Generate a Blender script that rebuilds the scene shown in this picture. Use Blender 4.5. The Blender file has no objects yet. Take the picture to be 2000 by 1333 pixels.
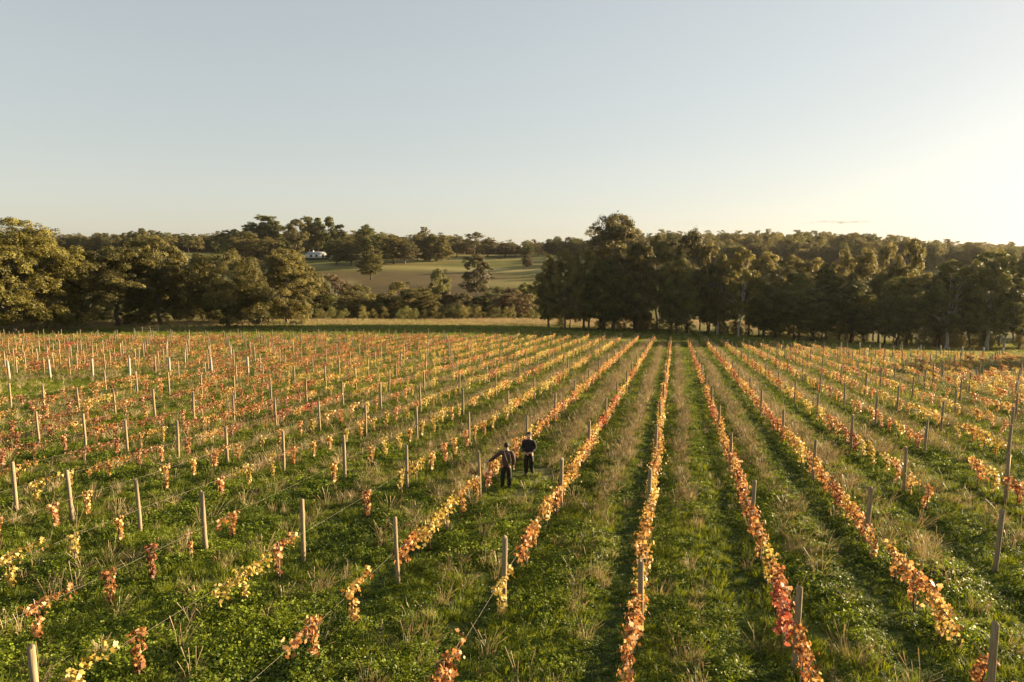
import bpy, bmesh, math, random
import numpy as np
from mathutils import Vector, Matrix

SC = bpy.context.scene
COL = SC.collection
rnd = random.Random(7)
R = np.random.RandomState(11)

# ------------------------------------------------------------------ camera, sky, sun, exposure
F, HZ, CAMZ = 1333.0, 490.0, 7.0            # focal length in photo pixels, horizon row, camera height
PITCH = math.atan((666.5 - HZ) / F)
cam = bpy.data.cameras.new('camera')
camo = bpy.data.objects.new('camera', cam)
COL.objects.link(camo)
SC.camera = camo
camo.location = (0, 0, CAMZ)
camo.rotation_euler = (math.radians(90) - PITCH, 0, 0)
cam.lens, cam.sensor_width, cam.sensor_fit = 36 * F / 2000, 36, 'HORIZONTAL'
cam.clip_start, cam.clip_end = 0.1, 20000

SUN_AZ, SUN_EL = math.radians(66), math.radians(9.5)
world = bpy.data.worlds.new('World')
SC.world = world
world.use_nodes = True
wn, wl = world.node_tree.nodes, world.node_tree.links
sky = wn.new('ShaderNodeTexSky')
sky.sky_type, sky.sun_disc = 'NISHITA', False
sky.sun_elevation, sky.sun_rotation = SUN_EL, SUN_AZ
sky.altitude, sky.air_density, sky.dust_density, sky.ozone_density = 100, 1.0, 1.0, 1.0
hs = wn.new('ShaderNodeHueSaturation'); hs.inputs['Saturation'].default_value = .68
gm = wn.new('ShaderNodeGamma'); gm.inputs[1].default_value = .46
wl.new(sky.outputs[0], gm.inputs[0]); wl.new(gm.outputs[0], hs.inputs['Color']); 
warm = wn.new('ShaderNodeMix'); warm.data_type = 'RGBA'; warm.blend_type = 'MULTIPLY'
warm.inputs[0].default_value = 1; warm.inputs[7].default_value = (1.0, 1.0, .975, 1)
wl.new(hs.outputs[0], warm.inputs[6]); wl.new(warm.outputs[2], wn['Background'].inputs[0])
wn['Background'].inputs[1].default_value = 0.082
sun = bpy.data.lights.new('sun', 'SUN')
sun.energy, sun.angle, sun.color = 5.0, math.radians(0.6), (1.0, 0.76, 0.46)
suno = bpy.data.objects.new('sun', sun)
COL.objects.link(suno)
sdir = Vector((math.sin(SUN_AZ) * math.cos(SUN_EL), math.cos(SUN_AZ) * math.cos(SUN_EL), math.sin(SUN_EL)))
suno.rotation_euler = sdir.to_track_quat('Z', 'Y').to_euler()
suno.location = (60, 20, 40)
vs = SC.view_settings
vs.view_transform, vs.look, vs.exposure, vs.gamma = 'Standard', 'None', 2.27, 1.0
vs.use_curve_mapping = False
SC.cycles.max_bounces, SC.cycles.diffuse_bounces, SC.cycles.transmission_bounces = 6, 3, 4
SC.cycles.transparent_max_bounces = 8

# ------------------------------------------------------------------ helpers
def ray(px, py):
    X, Z = (px - 1000) / F, -(py - 666.5) / F
    c, s = math.cos(PITCH), math.sin(PITCH)
    return np.array([X, c + Z * s, -s + Z * c])

def at(px, py, Y):
    """world point at distance Y straight out from the camera, under photo pixel (px, py)"""
    d = ray(px, py)
    return d * (Y / d[1]) + np.array([0, 0, CAMZ])

def proj(x, y, z):
    z = z - CAMZ
    c, s = math.cos(PITCH), math.sin(PITCH)
    d = y * c - z * s
    return 1000 + F * x / d, 666.5 - F * (y * s + z * c) / d

def smooth(a, b, x):
    t = np.clip((x - a) / (b - a), 0, 1)
    return t * t * (3 - 2 * t)

_lat = np.random.RandomState(5).rand(256, 256)
def vnoise(x, y, s, seed=0):
    x = np.asarray(x, float) / s + seed * 17.31
    y = np.asarray(y, float) / s + seed * 7.77
    xi, yi = np.floor(x).astype(int), np.floor(y).astype(int)
    fx, fy = x - xi, y - yi
    fx, fy = fx * fx * (3 - 2 * fx), fy * fy * (3 - 2 * fy)
    g = lambda a, b: _lat[a % 256, b % 256]
    return (g(xi, yi) * (1 - fx) + g(xi + 1, yi) * fx) * (1 - fy) + (g(xi, yi + 1) * (1 - fx) + g(xi + 1, yi + 1) * fx) * fy

# row frame: u across the vine rows, v along them
HEAD = 0.23523
CH, SH = math.cos(HEAD), math.sin(HEAD)
X0, Y0, STEP, SK, SK2, ROW = -0.59492, 13.59843, 7.85354, -0.70631, -0.02006, 3.0
def uv(x, y): return x * CH - y * SH, x * SH + y * CH
def xy(u, v): return u * CH + v * SH, -u * SH + v * CH
def post_uv(r, k): return X0 + ROW * r, Y0 + k * STEP + SK * r + SK2 * r * r

def field_z(x, y):
    x, y = np.clip(x, -95, 100), np.clip(y, -15, 180)
    return -7.01237 + 0.00899 * x - 0.08054 * y + 6e-5 * y * y - 1e-4 * x * x - 2.7e-4 * x * y

_PY = np.array([0, 200, 222, 250, 285, 330, 370, 410, 440, 500, 600, 800, 1100, 1600, 2600, 7000.])
_PZ = np.array([-22, -23.5, -26.5, -29.5, -25, -16.0, -12.3, -7.6, -5.0, -2.4, -1.5, -4, -8, -16, -36, -140.])
def lip(x): return np.where(x < 0, 190 + 0.53 * x, 190 + 0.35 * x)
def terrain(x, y):
    """ground height (world z)"""
    x, y = np.asarray(x, float), np.asarray(y, float)
    L = np.clip(lip(np.clip(x, -110, 120)), 128, 232)
    hill = np.interp(y, _PY, _PZ) - 9 * smooth(225, 330, x) * smooth(330, 420, y) - 7 * smooth(470, 560, y) * smooth(-60, -20, x) * (1 - smooth(50, 110, x))
    hill = hill + 2.5 * (vnoise(x, y, 90, 3) - .5) * smooth(230, 400, y)
    w = smooth(0, 48, y - L)
    f = field_z(x, np.minimum(y, L))
    return f * (1 - w) + hill * w + CAMZ

def mesh_arrays(name, V, faces, mats=(), attrs=None, smoothf=False):
    """faces: list of (M,k) int arrays; quick mesh from numpy"""
    me = bpy.data.meshes.new(name)
    V = np.asarray(V, np.float32)
    me.vertices.add(len(V)); me.vertices.foreach_set('co', V.ravel())
    faces = [np.asarray(f, np.int32) for f in faces if len(f)]
    nl = sum(f.size for f in faces); npoly = sum(len(f) for f in faces)
    me.loops.add(nl); me.polygons.add(npoly)
    me.loops.foreach_set('vertex_index', np.concatenate([f.ravel() for f in faces]))
    tot = np.concatenate([np.full(len(f), f.shape[1], np.int32) for f in faces])
    start = np.concatenate([[0], np.cumsum(tot)[:-1]]).astype(np.int32)
    me.polygons.foreach_set('loop_start', start)
    if smoothf: me.polygons.foreach_set('use_smooth', np.ones(npoly, bool))
    for m in mats: me.materials.append(m)
    for k, (typ, arr) in (attrs or {}).items():
        a = me.attributes.new(k, typ, 'POINT')
        key = {'FLOAT': 'value', 'INT': 'value', 'FLOAT_VECTOR': 'vector', 'FLOAT_COLOR': 'color'}[typ]
        a.data.foreach_set(key, np.asarray(arr, np.int32 if typ == 'INT' else np.float32).ravel())
    me.update(calc_edges=True)
    return me

class MB:
    """collects tubes and boxes for one mesh object"""
    def __init__(s): s.v, s.f, s.n = [], {}, 0
    def add(s, V, Fs):
        s.v.append(np.asarray(V, float))
        for f in Fs:
            f = np.asarray(f, int) + s.n
            if f.ndim == 1: f = f[None]
            s.f.setdefault(f.shape[1], []).append(f)
        s.n += len(V)
    def tube(s, pts, rad, n=6, cap=True):
        pts = np.asarray(pts, float); rad = np.broadcast_to(np.asarray(rad, float), (len(pts),))
        t = np.gradient(pts, axis=0); t /= np.linalg.norm(t, axis=1)[:, None] + 1e-9
        ref = np.array([0, 0, 1.]) if abs(t[:, 2]).mean() < .8 else np.array([1., 0, 0])
        a = np.cross(t, ref); a /= np.linalg.norm(a, axis=1)[:, None] + 1e-9
        b = np.cross(t, a)
        ang = np.arange(n) * 2 * np.pi / n
        V = (pts[:, None] + rad[:, None, None] * (np.cos(ang)[None, :, None] * a[:, None] + np.sin(ang)[None, :, None] * b[:, None])).reshape(-1, 3)
        i = np.arange(len(pts) - 1)[:, None] * n; j = np.arange(n)[None]; j2 = (j + 1) % n
        fs = [np.stack([i + j, i + j2, i + n + j2, i + n + j], -1).reshape(-1, 4)]
        if cap: fs += [np.arange(n)[::-1][None], (np.arange(n) + (len(pts) - 1) * n)[None]]
        s.add(V, fs)
    def box(s, c, d, rz=0):
        c = np.asarray(c, float); h = np.asarray(d, float) / 2
        V = np.array([[x, y, z] for x in (-1, 1) for y in (-1, 1) for z in (-1, 1)]) * h
        if rz: V = V @ np.array([[math.cos(rz), math.sin(rz), 0], [-math.sin(rz), math.cos(rz), 0], [0, 0, 1]])
        s.add(V + c, [np.array([[0, 1, 3, 2], [4, 6, 7, 5], [0, 4, 5, 1], [2, 3, 7, 6], [0, 2, 6, 4], [1, 5, 7, 3]])])
    def mesh(s, name, mats=(), smoothf=False):
        return mesh_arrays(name, np.concatenate(s.v), [np.concatenate(x) for x in s.f.values()], mats, None, smoothf)

def obj(name, me, parent=None, loc=None, kind=None):
    o = bpy.data.objects.new(name, me)
    COL.objects.link(o)
    if parent: o.parent = parent
    if loc is not None: o.location = loc
    if kind: o['kind'] = kind
    return o
def tag(o, label, cat, group=None):
    o['label'], o['category'] = label, cat
    if group: o['group'] = group
    return o
def thing(name, label, cat, loc=(0, 0, 0), rz=0, group=None):
    o = obj(name, None, loc=loc); o.rotation_euler = (0, 0, rz); o.empty_display_size = .3
    return tag(o, label, cat, group)

# ------------------------------------------------------------------ materials
class Mat:
    def __init__(s, name):
        s.m = bpy.data.materials.new(name); s.m.use_nodes = True
        s.nt = s.m.node_tree; s.nt.nodes.clear(); s.out = s.nt.nodes.new('ShaderNodeOutputMaterial')
    def n(s, t, **kw):
        nd = s.nt.nodes.new(t)
        for k, v in kw.items(): setattr(nd, k, v)
        return nd
    def l(s, a, b): s.nt.links.new(a, b)
    def attr(s, name, typ='GEOMETRY'): return s.n('ShaderNodeAttribute', attribute_name=name, attribute_type=typ)
    def noise(s, scale, detail=3, vec=None, rough=.55):
        nd = s.n('ShaderNodeTexNoise'); nd.inputs['Scale'].default_value = scale; nd.inputs['Detail'].default_value = detail
        nd.inputs['Roughness'].default_value = rough
        if vec is not None: s.l(vec, nd.inputs['Vector'])
        return nd.outputs[0]
    def ramp(s, fac, stops):
        nd = s.n('ShaderNodeValToRGB'); e = nd.color_ramp.elements
        while len(e) < len(stops): e.new(.5)
        for el, (p, c) in zip(e, stops): el.position = p; el.color = (*c, 1)
        s.l(fac, nd.inputs[0]); return nd.outputs[0]
    def mix(s, fac, a, b, mode='MIX'):
        nd = s.n('ShaderNodeMix', data_type='RGBA', blend_type=mode)
        for v, i in ((fac, 0), (a, 6), (b, 7)):
            if isinstance(v, (int, float)): nd.inputs[i].default_value = v
            elif isinstance(v, tuple): nd.inputs[i].default_value = (*v, 1)
            else: s.l(v, nd.inputs[i])
        return nd.outputs[2]
    def math(s, op, a, b=0.0, c=None):
        nd = s.n('ShaderNodeMath', operation=op)
        for i, v in enumerate((a, b) if c is None else (a, b, c)):
            if isinstance(v, (int, float)): nd.inputs[i].default_value = v
            else: s.l(v, nd.inputs[i])
        return nd.outputs[0]
    def maprange(s, v, a, b, c=0, d=1):
        nd = s.n('ShaderNodeMapRange'); s.l(v, nd.inputs[0])
        for i, q in enumerate((a, b, c, d)): nd.inputs[i + 1].default_value = q
        return nd.outputs[0]
    def bump(s, h, strength=.4, dist=.02):
        nd = s.n('ShaderNodeBump'); nd.inputs['Strength'].default_value = strength; nd.inputs['Distance'].default_value = dist
        s.l(h, nd.inputs['Height']); return nd.outputs[0]
    def principled(s, col, rough=.8, normal=None, spec=.3, metal=0):
        p = s.n('ShaderNodeBsdfPrincipled')
        if isinstance(col, tuple): p.inputs['Base Color'].default_value = (*col, 1)
        else: s.l(col, p.inputs['Base Color'])
        if isinstance(rough, (int, float)): p.inputs['Roughness'].default_value = rough
        else: s.l(rough, p.inputs['Roughness'])
        p.inputs['Specular IOR Level'].default_value = spec; p.inputs['Metallic'].default_value = metal
        if normal is not None: s.l(normal, p.inputs['Normal'])
        s.l(p.outputs[0], s.out.inputs[0]); return s.m
    def leaf(s, col, trans=.35, tcol=None, rough=.55, spec=.25):
        p = s.n('ShaderNodeBsdfPrincipled'); s.l(col, p.inputs['Base Color'])
        p.inputs['Roughness'].default_value = rough; p.inputs['Specular IOR Level'].default_value = spec
        t = s.n('ShaderNodeBsdfTranslucent'); s.l(tcol if tcol is not None else col, t.inputs[0])
        mx = s.n('ShaderNodeMixShader'); mx.inputs[0].default_value = trans
        s.l(p.outputs[0], mx.inputs[1]); s.l(t.outputs[0], mx.inputs[2]); s.l(mx.outputs[0], s.out.inputs[0])
        return s.m
    def objrand(s): return s.n('ShaderNodeObjectInfo').outputs['Random']
    def coord(s, w='Object'): return s.n('ShaderNodeTexCoord').outputs[w]

def leaf_mat(name, dark, light, trans=.35, warm=(1.15, 1.0, .6), inst=False, rvar=.35):
    M = Mat(name)
    tone = M.attr('tone').outputs['Fac']
    t = M.math('ADD', M.math('MULTIPLY', tone, .7), M.math('MULTIPLY', M.math('SUBTRACT', M.objrand(), .5), rvar))
    if inst: t = M.math('ADD', M.math('MULTIPLY', t, .6), M.math('MULTIPLY', M.attr('tint', 'INSTANCER').outputs['Fac'], .6))
    c = M.ramp(t, [(0.02, dark), (.85, light)])
    return M.leaf(c, trans, M.mix(1.0, c, tuple(warm), 'MULTIPLY'))

gum_leaf = leaf_mat('gum_leaf', (.054, .055, .017), (.320, .285, .105), .48)
gold_leaf = leaf_mat('golden_gum_leaf', (.058, .060, .015), (.29, .260, .072), .46)
grey_leaf = leaf_mat('grey_gum_leaf', (.050, .050, .022), (.265, .240, .120), .44)
green_leaf = leaf_mat('green_gum_leaf', (.042, .052, .014), (.215, .220, .064), .44)
shade_leaf = leaf_mat('shaded_gum_leaf', (.024, .030, .010), (.115, .118, .042), .30)  # darker gum leaf for the trees behind, their shade put into the colour
pink_leaf = leaf_mat('bronze_leaf', (.050, .040, .020), (.21, .155, .078), .32)
clover_m = leaf_mat('clover_leaf', (.018, .044, .005), (.195, .245, .018), .40, (1.1, 1.05, .5), True)
grass_m = leaf_mat('green_grass_blade', (.028, .060, .007), (.198, .235, .021), .42, (1.1, 1.0, .5), True)
straw_m = leaf_mat('dry_grass_blade', (.130, .096, .048), (.430, .330, .180), .25, (1.05, .95, .7), True)
VINE_COLS = {'yellow': ((.17, .105, .030), (.34, .255, .050), (.52, .40, .115), (.62, .53, .24)), 'gold': ((.18, .086, .030), (.355, .20, .050), (.525, .345, .118), (.635, .495, .235)),
             'orange': ((.15, .056, .026), (.315, .138, .047), (.49, .262, .105), (.605, .425, .22)), 'rust': ((.11, .038, .024), (.225, .087, .040), (.38, .185, .090), (.51, .32, .185)),
             'red': ((.13, .027, .023), (.265, .054, .038), (.41, .125, .082), (.52, .28, .17))}
def vine_mat(k, stops):
    M = Mat('vine_leaf_' + k)
    t = M.math('ADD', M.attr('tone').outputs['Fac'], M.math('MULTIPLY', M.math('SUBTRACT', M.objrand(), .5), .3))
    c = M.ramp(t, list(zip((.05, .38, .72, 1.0), stops)))
    return M.leaf(c, .36, M.mix(1.0, c, (1.02, .93, .70), 'MULTIPLY'), .5, .2)
VINE_MAT = {k: vine_mat(k, v) for k, v in VINE_COLS.items()}

def bark(name, a, b, sc=3.0):
    M = Mat(name)
    mp = M.n('ShaderNodeMapping'); mp.inputs['Scale'].default_value = (3, 3, .5); M.l(M.coord(), mp.inputs[0])
    h = M.noise(sc, 6, mp.outputs[0])
    return M.principled(M.ramp(h, [(.3, a), (.7, b)]), .9, M.bump(h, .8, .05), .1)
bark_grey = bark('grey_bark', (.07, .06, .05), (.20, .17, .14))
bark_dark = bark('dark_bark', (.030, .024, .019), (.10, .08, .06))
bark_pale = bark('pale_bark', (.24, .22, .19), (.52, .48, .41))
vine_bark = bark('vine_bark', (.06, .04, .028), (.16, .11, .075), 12)

def wood(name, a, b):
    M = Mat(name)
    mp = M.n('ShaderNodeMapping'); mp.inputs['Scale'].default_value = (9, 9, .7); M.l(M.coord(), mp.inputs[0])
    h = M.noise(4, 6, mp.outputs[0], .65)
    c = M.ramp(h, [(.3, a), (.72, b)])
    c = M.mix(M.maprange(M.objrand(), 0, 1, 0, .28), c, (.16, .15, .13))
    foot = M.n('ShaderNodeSeparateXYZ'); M.l(M.coord(), foot.inputs[0])
    stain = M.maprange(M.math('ADD', foot.outputs[2], M.math('MULTIPLY', h, .5)), .30, .62, .55, 0)
    return M.principled(M.mix(stain, c, (.06, .055, .035)), .85, M.bump(h, .5, .01), .15)
post_wood = wood('post_wood', (.14, .102, .058), (.36, .275, .155))
end_wood = wood('end_post_wood', (.22, .18, .13), (.48, .42, .33))
old_wood = wood('old_fence_wood', (.07, .06, .05), (.17, .15, .12))
wire_m = Mat('galvanised_wire').principled((.24, .21, .16), .55, None, .4, .1)
stake_m = Mat('thin_stake').principled((.36, .31, .24), .6)

# ------------------------------------------------------------------ ground
sx = np.linspace(-1, 1, 241)
gy = np.concatenate([np.arange(-14, 60, .6), np.arange(60, 240, 1.6), np.arange(240, 520, 4), np.geomspace(520, 7000, 40)])
GX = sx[None, :] * (34 + 1.25 * np.maximum(gy, 0))[:, None]
GY = np.repeat(gy[:, None], len(sx), 1)
GZ = terrain(GX, GY)
GU, GV = uv(GX, GY)
nr, nc = GX.shape
idx = np.arange(nr * nc).reshape(nr, nc)
quads = np.stack([idx[:-1, :-1], idx[:-1, 1:], idx[1:, 1:], idx[1:, :-1]], -1).reshape(-1, 4)

def v_end(r): return np.interp(r, [-40, -33, -27, -20, -15, -9.5, -5, 0, 6, 8, 8.6, 20], [85, 88.5, 92.5, 103, 113.5, 121, 127, 130, 133, 133, 120, 122])
def v_start(r): return np.where(r < -14.5, 56.5 + 1.45 * (r + 13), 0)
def planted(x, y):
    u, v = uv(x, y); r = (u - X0) / ROW
    return (r < 20.4) & (v < v_end(r) + 3) & (v > v_start(r) - 2)
pl = planted(GX, GY).astype(float)
beyond = smooth(5, 40, GY - lip(GX))
brown = smooth(352, 362, GY + .02 * GX + 5 * (vnoise(GX, GY, 30, 2) - .5))      # placeholder, refined below
n1 = vnoise(GX, GY, 26, 4); n2 = vnoise(GX, GY, 9, 6)
pxg = 1000 + F * GX / np.maximum(GY, 1)
plough = smooth(-130, -105, GX) * (1 - smooth(-18, 8, GX)) * smooth(292, 300, GY) * (1 - smooth(372, 384, GY - .10 * (GX + 60)))
trackd = smooth(-130, -110, GX) * (1 - smooth(40, 70, GX)) * np.exp(-((GY - 392 + .08 * (GX + 60)) / 9) ** 2)
dry = np.clip((1 - pl) * (GY > 90) * (1 - beyond) * smooth(-20, -9, GY - lip(GX)) * smooth(.25, .7, n2 * .6 + .4 * n1 + .16) + trackd + .5 * beyond * smooth(.55, .75, n1), 0, 1)
zone = np.stack([pl, plough * beyond, dry, np.ones_like(pl)], -1).reshape(-1, 4)
M = Mat('field_ground')
zc = M.n('ShaderNodeSeparateColor'); M.l(M.attr('zone').outputs['Color'], zc.inputs[0])
pos = M.n('ShaderNodeNewGeometry').outputs['Position']
nA, nB = M.noise(.12, 5, pos), M.noise(2.2, 5, pos, .65)
nC = M.noise(.02, 4, pos)
base = M.ramp(nB, [(.28, (.028, .042, .010)), (.55, (.068, .088, .018)), (.78, (.125, .130, .032))])
base = M.mix(M.maprange(nA, .35, .65), base, (.110, .115, .026))
nD = M.noise(.07, 6, pos, .65)
pasture = M.ramp(M.math('ADD', M.math('MULTIPLY', nC, .6), M.math('MULTIPLY', nD, .4)), [(.36, (.080, .092, .022)), (.64, (.175, .140, .050))])
strip = M.attr('strip').outputs['Fac']
base = M.mix(M.math('MULTIPLY', strip, M.maprange(nB, .3, .6, .3, .9)), base, (.24, .19, .105))
row_shade = M.attr('row_shade').outputs['Fac']
base = M.mix(M.math('MULTIPLY', row_shade, .7), base, (.028, .062, .012))  # shade of the vine hedges painted into the ground colour
col = M.mix(zc.outputs[0], pasture, base)
furrow = M.n('ShaderNodeTexWave', wave_type='BANDS', bands_direction='Y')
furrow.inputs['Scale'].default_value = .12; furrow.inputs['Distortion'].default_value = 4; furrow.inputs['Detail'].default_value = 3
M.l(pos, furrow.inputs['Vector'])
soil = M.ramp(M.math('ADD', M.math('MULTIPLY', furrow.outputs[1], .45), M.math('MULTIPLY', nA, .55)), [(.25, (.068, .050, .028)), (.75, (.160, .115, .064))])
col = M.mix(M.math('MULTIPLY', zc.outputs[1], M.maprange(nD, .3, .7, 1, .55)), col, soil)
col = M.mix(M.math('MULTIPLY', zc.outputs[2], M.maprange(nB, .2, .7, .5, 1)), col, (.30, .26, .105))
ground_m = M.principled(col, .95, M.bump(nB, .8, .12), .05)

# strips of dry grass down the middles and of painted hedge shade beside the rows (fr = place between two rows)
STRIPS = {-2: (.52, .20, .9), -1: (.50, .15, 1.0), 0: (.40, .12, .8), 1: (.44, .14, 1.0), 2: (.42, .20, .95), 3: (.45, .18, .8), -3: (.5, .20, .85), -4: (.5, .18, .8)}
ROW_SHADE = {-3: (.84, .15, .7), -2: (.84, .15, .7), -1: (.82, .17, 1.0), 0: (.80, .14, .8), 1: (.80, .17, 1.0), 2: (.82, .16, .8), 3: (.82, .16, .7), 4: (.82, .15, .6)}  # hedge shade left of the rows, painted as darker, shorter plants
def strip_val(x, y):
    u, v = uv(x, y); rr = (u - X0) / ROW; i = np.floor(rr); fr = rr - i
    wob = (vnoise(v, i * 13.0, 9, 8) - .5) * .12
    out = np.zeros_like(fr); shd = np.zeros_like(fr)
    for k in range(-42, 22):
        c, w, a = STRIPS.get(k, (.5, .20, .72 if k > -9 else .55))
        m = i == k
        out[m] = a * np.exp(-((fr[m] - c + wob[m]) / w) ** 2)
        if k in ROW_SHADE:
            c, w, a = ROW_SHADE[k]; shd[m] = a * np.exp(-((fr[m] - c) / w) ** 2)
    return out, shd
def lit_strip(x, y):  # sunlit side right of each row, painted as a lighter plant tint
    u, v = uv(x, y); rr = (u - X0) / ROW; fr = rr - np.floor(rr)
    return np.exp(-((fr - .16) / .13) ** 2)
st, shd = strip_val(GX.ravel(), GY.ravel())
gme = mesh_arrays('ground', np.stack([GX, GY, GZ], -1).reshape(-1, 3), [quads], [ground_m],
                  {'zone': ('FLOAT_COLOR', zone), 'strip': ('FLOAT', st * pl.ravel()), 'row_shade': ('FLOAT', shd * pl.ravel())}, True)
obj('ground', gme, kind='structure')

# ------------------------------------------------------------------ geometry-node scatter of plant masses
def proto_collection(name, objs):
    c = bpy.data.collections.new(name)
    for i, (me, mats) in enumerate(objs):
        o = bpy.data.objects.new('%s_%02d' % (name, i), me); c.objects.link(o)
        if mats:
            for s, m in zip(o.material_slots, mats): s.link = 'OBJECT'; s.material = m
    return c
def scatter(name, P, rot, scl, index, coll, tint=None):
    me = bpy.data.meshes.new(name)
    me.vertices.add(len(P)); me.vertices.foreach_set('co', np.asarray(P, np.float32).ravel())
    for k, typ, arr, key in (('rot', 'FLOAT_VECTOR', rot, 'vector'), ('scl', 'FLOAT_VECTOR', scl, 'vector'), ('idx', 'INT', index, 'value'),
                             ('tint', 'FLOAT', tint if tint is not None else np.full(len(P), .5), 'value')):
        me.attributes.new(k, typ, 'POINT').data.foreach_set(key, np.asarray(arr, np.int32 if typ == 'INT' else np.float32).ravel())
    o = obj(name, me, kind='stuff')
    ng = bpy.data.node_groups.new(name, 'GeometryNodeTree')
    ng.interface.new_socket('Geometry', in_out='INPUT', socket_type='NodeSocketGeometry')
    ng.interface.new_socket('Geometry', in_out='OUTPUT', socket_type='NodeSocketGeometry')
    N, L = ng.nodes, ng.links.new
    gi, go, ip, ci = N.new('NodeGroupInput'), N.new('NodeGroupOutput'), N.new('GeometryNodeInstanceOnPoints'), N.new('GeometryNodeCollectionInfo')
    ci.inputs['Collection'].default_value = coll
    ci.inputs['Separate Children'].default_value = ci.inputs['Reset Children'].default_value = True
    ip.inputs['Pick Instance'].default_value = True
    def na(a, t):
        n = N.new('GeometryNodeInputNamedAttribute'); n.data_type = t; n.inputs[0].default_value = a; return n.outputs[0]
    e = N.new('FunctionNodeEulerToRotation')
    L(na('rot', 'FLOAT_VECTOR'), e.inputs[0]); L(e.outputs[0], ip.inputs['Rotation'])
    L(na('scl', 'FLOAT_VECTOR'), ip.inputs['Scale']); L(na('idx', 'INT'), ip.inputs['Instance Index'])
    L(gi.outputs[0], ip.inputs['Points']); L(ci.outputs[0], ip.inputs['Instance']); L(ip.outputs[0], go.inputs[0])
    o.modifiers.new('scatter', 'NODES').node_group = ng
    return o

def cards(P, Nrm, length, width, rng, spin=None):
    """diamond leaf faces at P facing Nrm -> verts, quads"""
    n = len(P)
    Nrm = Nrm / (np.linalg.norm(Nrm, axis=1)[:, None] + 1e-9)
    a = np.cross(Nrm, rng.normal(size=(n, 3))); a /= np.linalg.norm(a, axis=1)[:, None] + 1e-9
    b = np.cross(Nrm, a)
    L = (length * rng.uniform(.65, 1.35, n))[:, None] / 2; W = L * (width / length)
    V = np.stack([P - a * L, P + b * W + Nrm * L * .15, P + a * L, P - b * W + Nrm * L * .15], 1).reshape(-1, 3)
    return V, np.arange(4 * n).reshape(n, 4)

def clover_mesh(seed, n, rad, hgt, size):
    g = np.random.RandomState(seed)
    rr = rad * np.sqrt(g.rand(n)); an = g.rand(n) * 6.283
    lump = .55 + .45 * np.cos(an * 2 + seed) * g.rand(n)
    z = hgt * (1 - (rr / rad) ** 2) * lump * g.uniform(.45, 1.1, n) + .015
    P = np.stack([rr * np.cos(an), rr * np.sin(an), z], 1)
    Nn = np.stack([rr * np.cos(an) / rad * .9, rr * np.sin(an) / rad * .9, np.ones(n)], 1) + g.normal(size=(n, 3)) * .45
    V, Q = cards(P, Nn, size, size * .75, g)
    return mesh_arrays('clover', V, [Q], [clover_m], {'tone': ('FLOAT', np.repeat(g.rand(n), 4))})
def blades_mesh(seed, n, rad, lo, hi, w, lean, mat, seed_head=False):
    g = np.random.RandomState(seed)
    rr = rad * np.sqrt(g.rand(n)); an = g.rand(n) * 6.283
    B = np.stack([rr * np.cos(an), rr * np.sin(an), np.full(n, -.02)], 1)
    d = np.stack([np.cos(an), np.sin(an), np.zeros(n)], 1) * (lean * g.uniform(.2, 1.4, n))[:, None] + g.normal(size=(n, 3)) * [.16, .16, 0]
    h = g.uniform(lo, hi, n)
    mid = B + np.stack([d[:, 0] * h * .35, d[:, 1] * h * .35, h * .62], 1)
    tip = B + np.stack([d[:, 0] * h, d[:, 1] * h, h * (1 - .25 * np.abs(d[:, 0]))], 1)
    s = np.stack([-np.sin(an + 1), np.cos(an + 1), np.zeros(n)], 1) * w / 2
    tw = 1.6 if seed_head else .15
    V = np.stack([B - s, B + s, mid + s * .8, mid - s * .8, tip + s * tw, tip - s * tw], 1).reshape(-1, 3)
    k = np.arange(n)[:, None] * 6
    Q = np.concatenate([k + [0, 1, 2, 3], k + [3, 2, 4, 5]])
    return mesh_arrays('blades', V, [Q], [mat], {'tone': ('FLOAT', np.repeat(g.rand(n), 6))})

clover_c = proto_collection('clover', [(clover_mesh(20 + i, 115, .25, h, s), None) for i, (h, s) in enumerate(((.16, .046), (.24, .048), (.12, .040), (.34, .052), (.20, .058)))])
grass_c = proto_collection('grass', [(blades_mesh(40 + i, 46, .16, .10, h, .012, .5, grass_m), None) for i, h in enumerate((.26, .34, .42, .30))])
straw_c = proto_collection('straw', [(blades_mesh(60 + i, n, .15, .22, h, .010, ln, straw_m, i % 2 == 1), None) for i, (n, h, ln) in enumerate(((34, .55, .35), (26, .75, .45), (40, .48, .6), (18, .95, .5)))])

def fan_points(dens, ya, yb, rng, spread=.83, pad=4):
    area = spread * (yb * yb - ya * ya) + 2 * pad * (yb - ya)
    n = int(dens * area)
    y = np.sqrt(rng.rand(n) * (yb * yb - ya * ya) + ya * ya)
    x = (rng.rand(n) * 2 - 1) * (spread * y + pad)
    return x, y
def spread(x, y, rng, smin, smax, nidx, zs=1.0, tilt=.12):
    n = len(x)
    rot = np.stack([rng.normal(size=n) * tilt, rng.normal(size=n) * tilt, rng.rand(n) * 6.283], 1)
    s = rng.uniform(smin, smax, n)
    return np.stack([x, y, terrain(x, y)], 1), rot, s, rng.randint(0, nidx, n)

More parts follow.
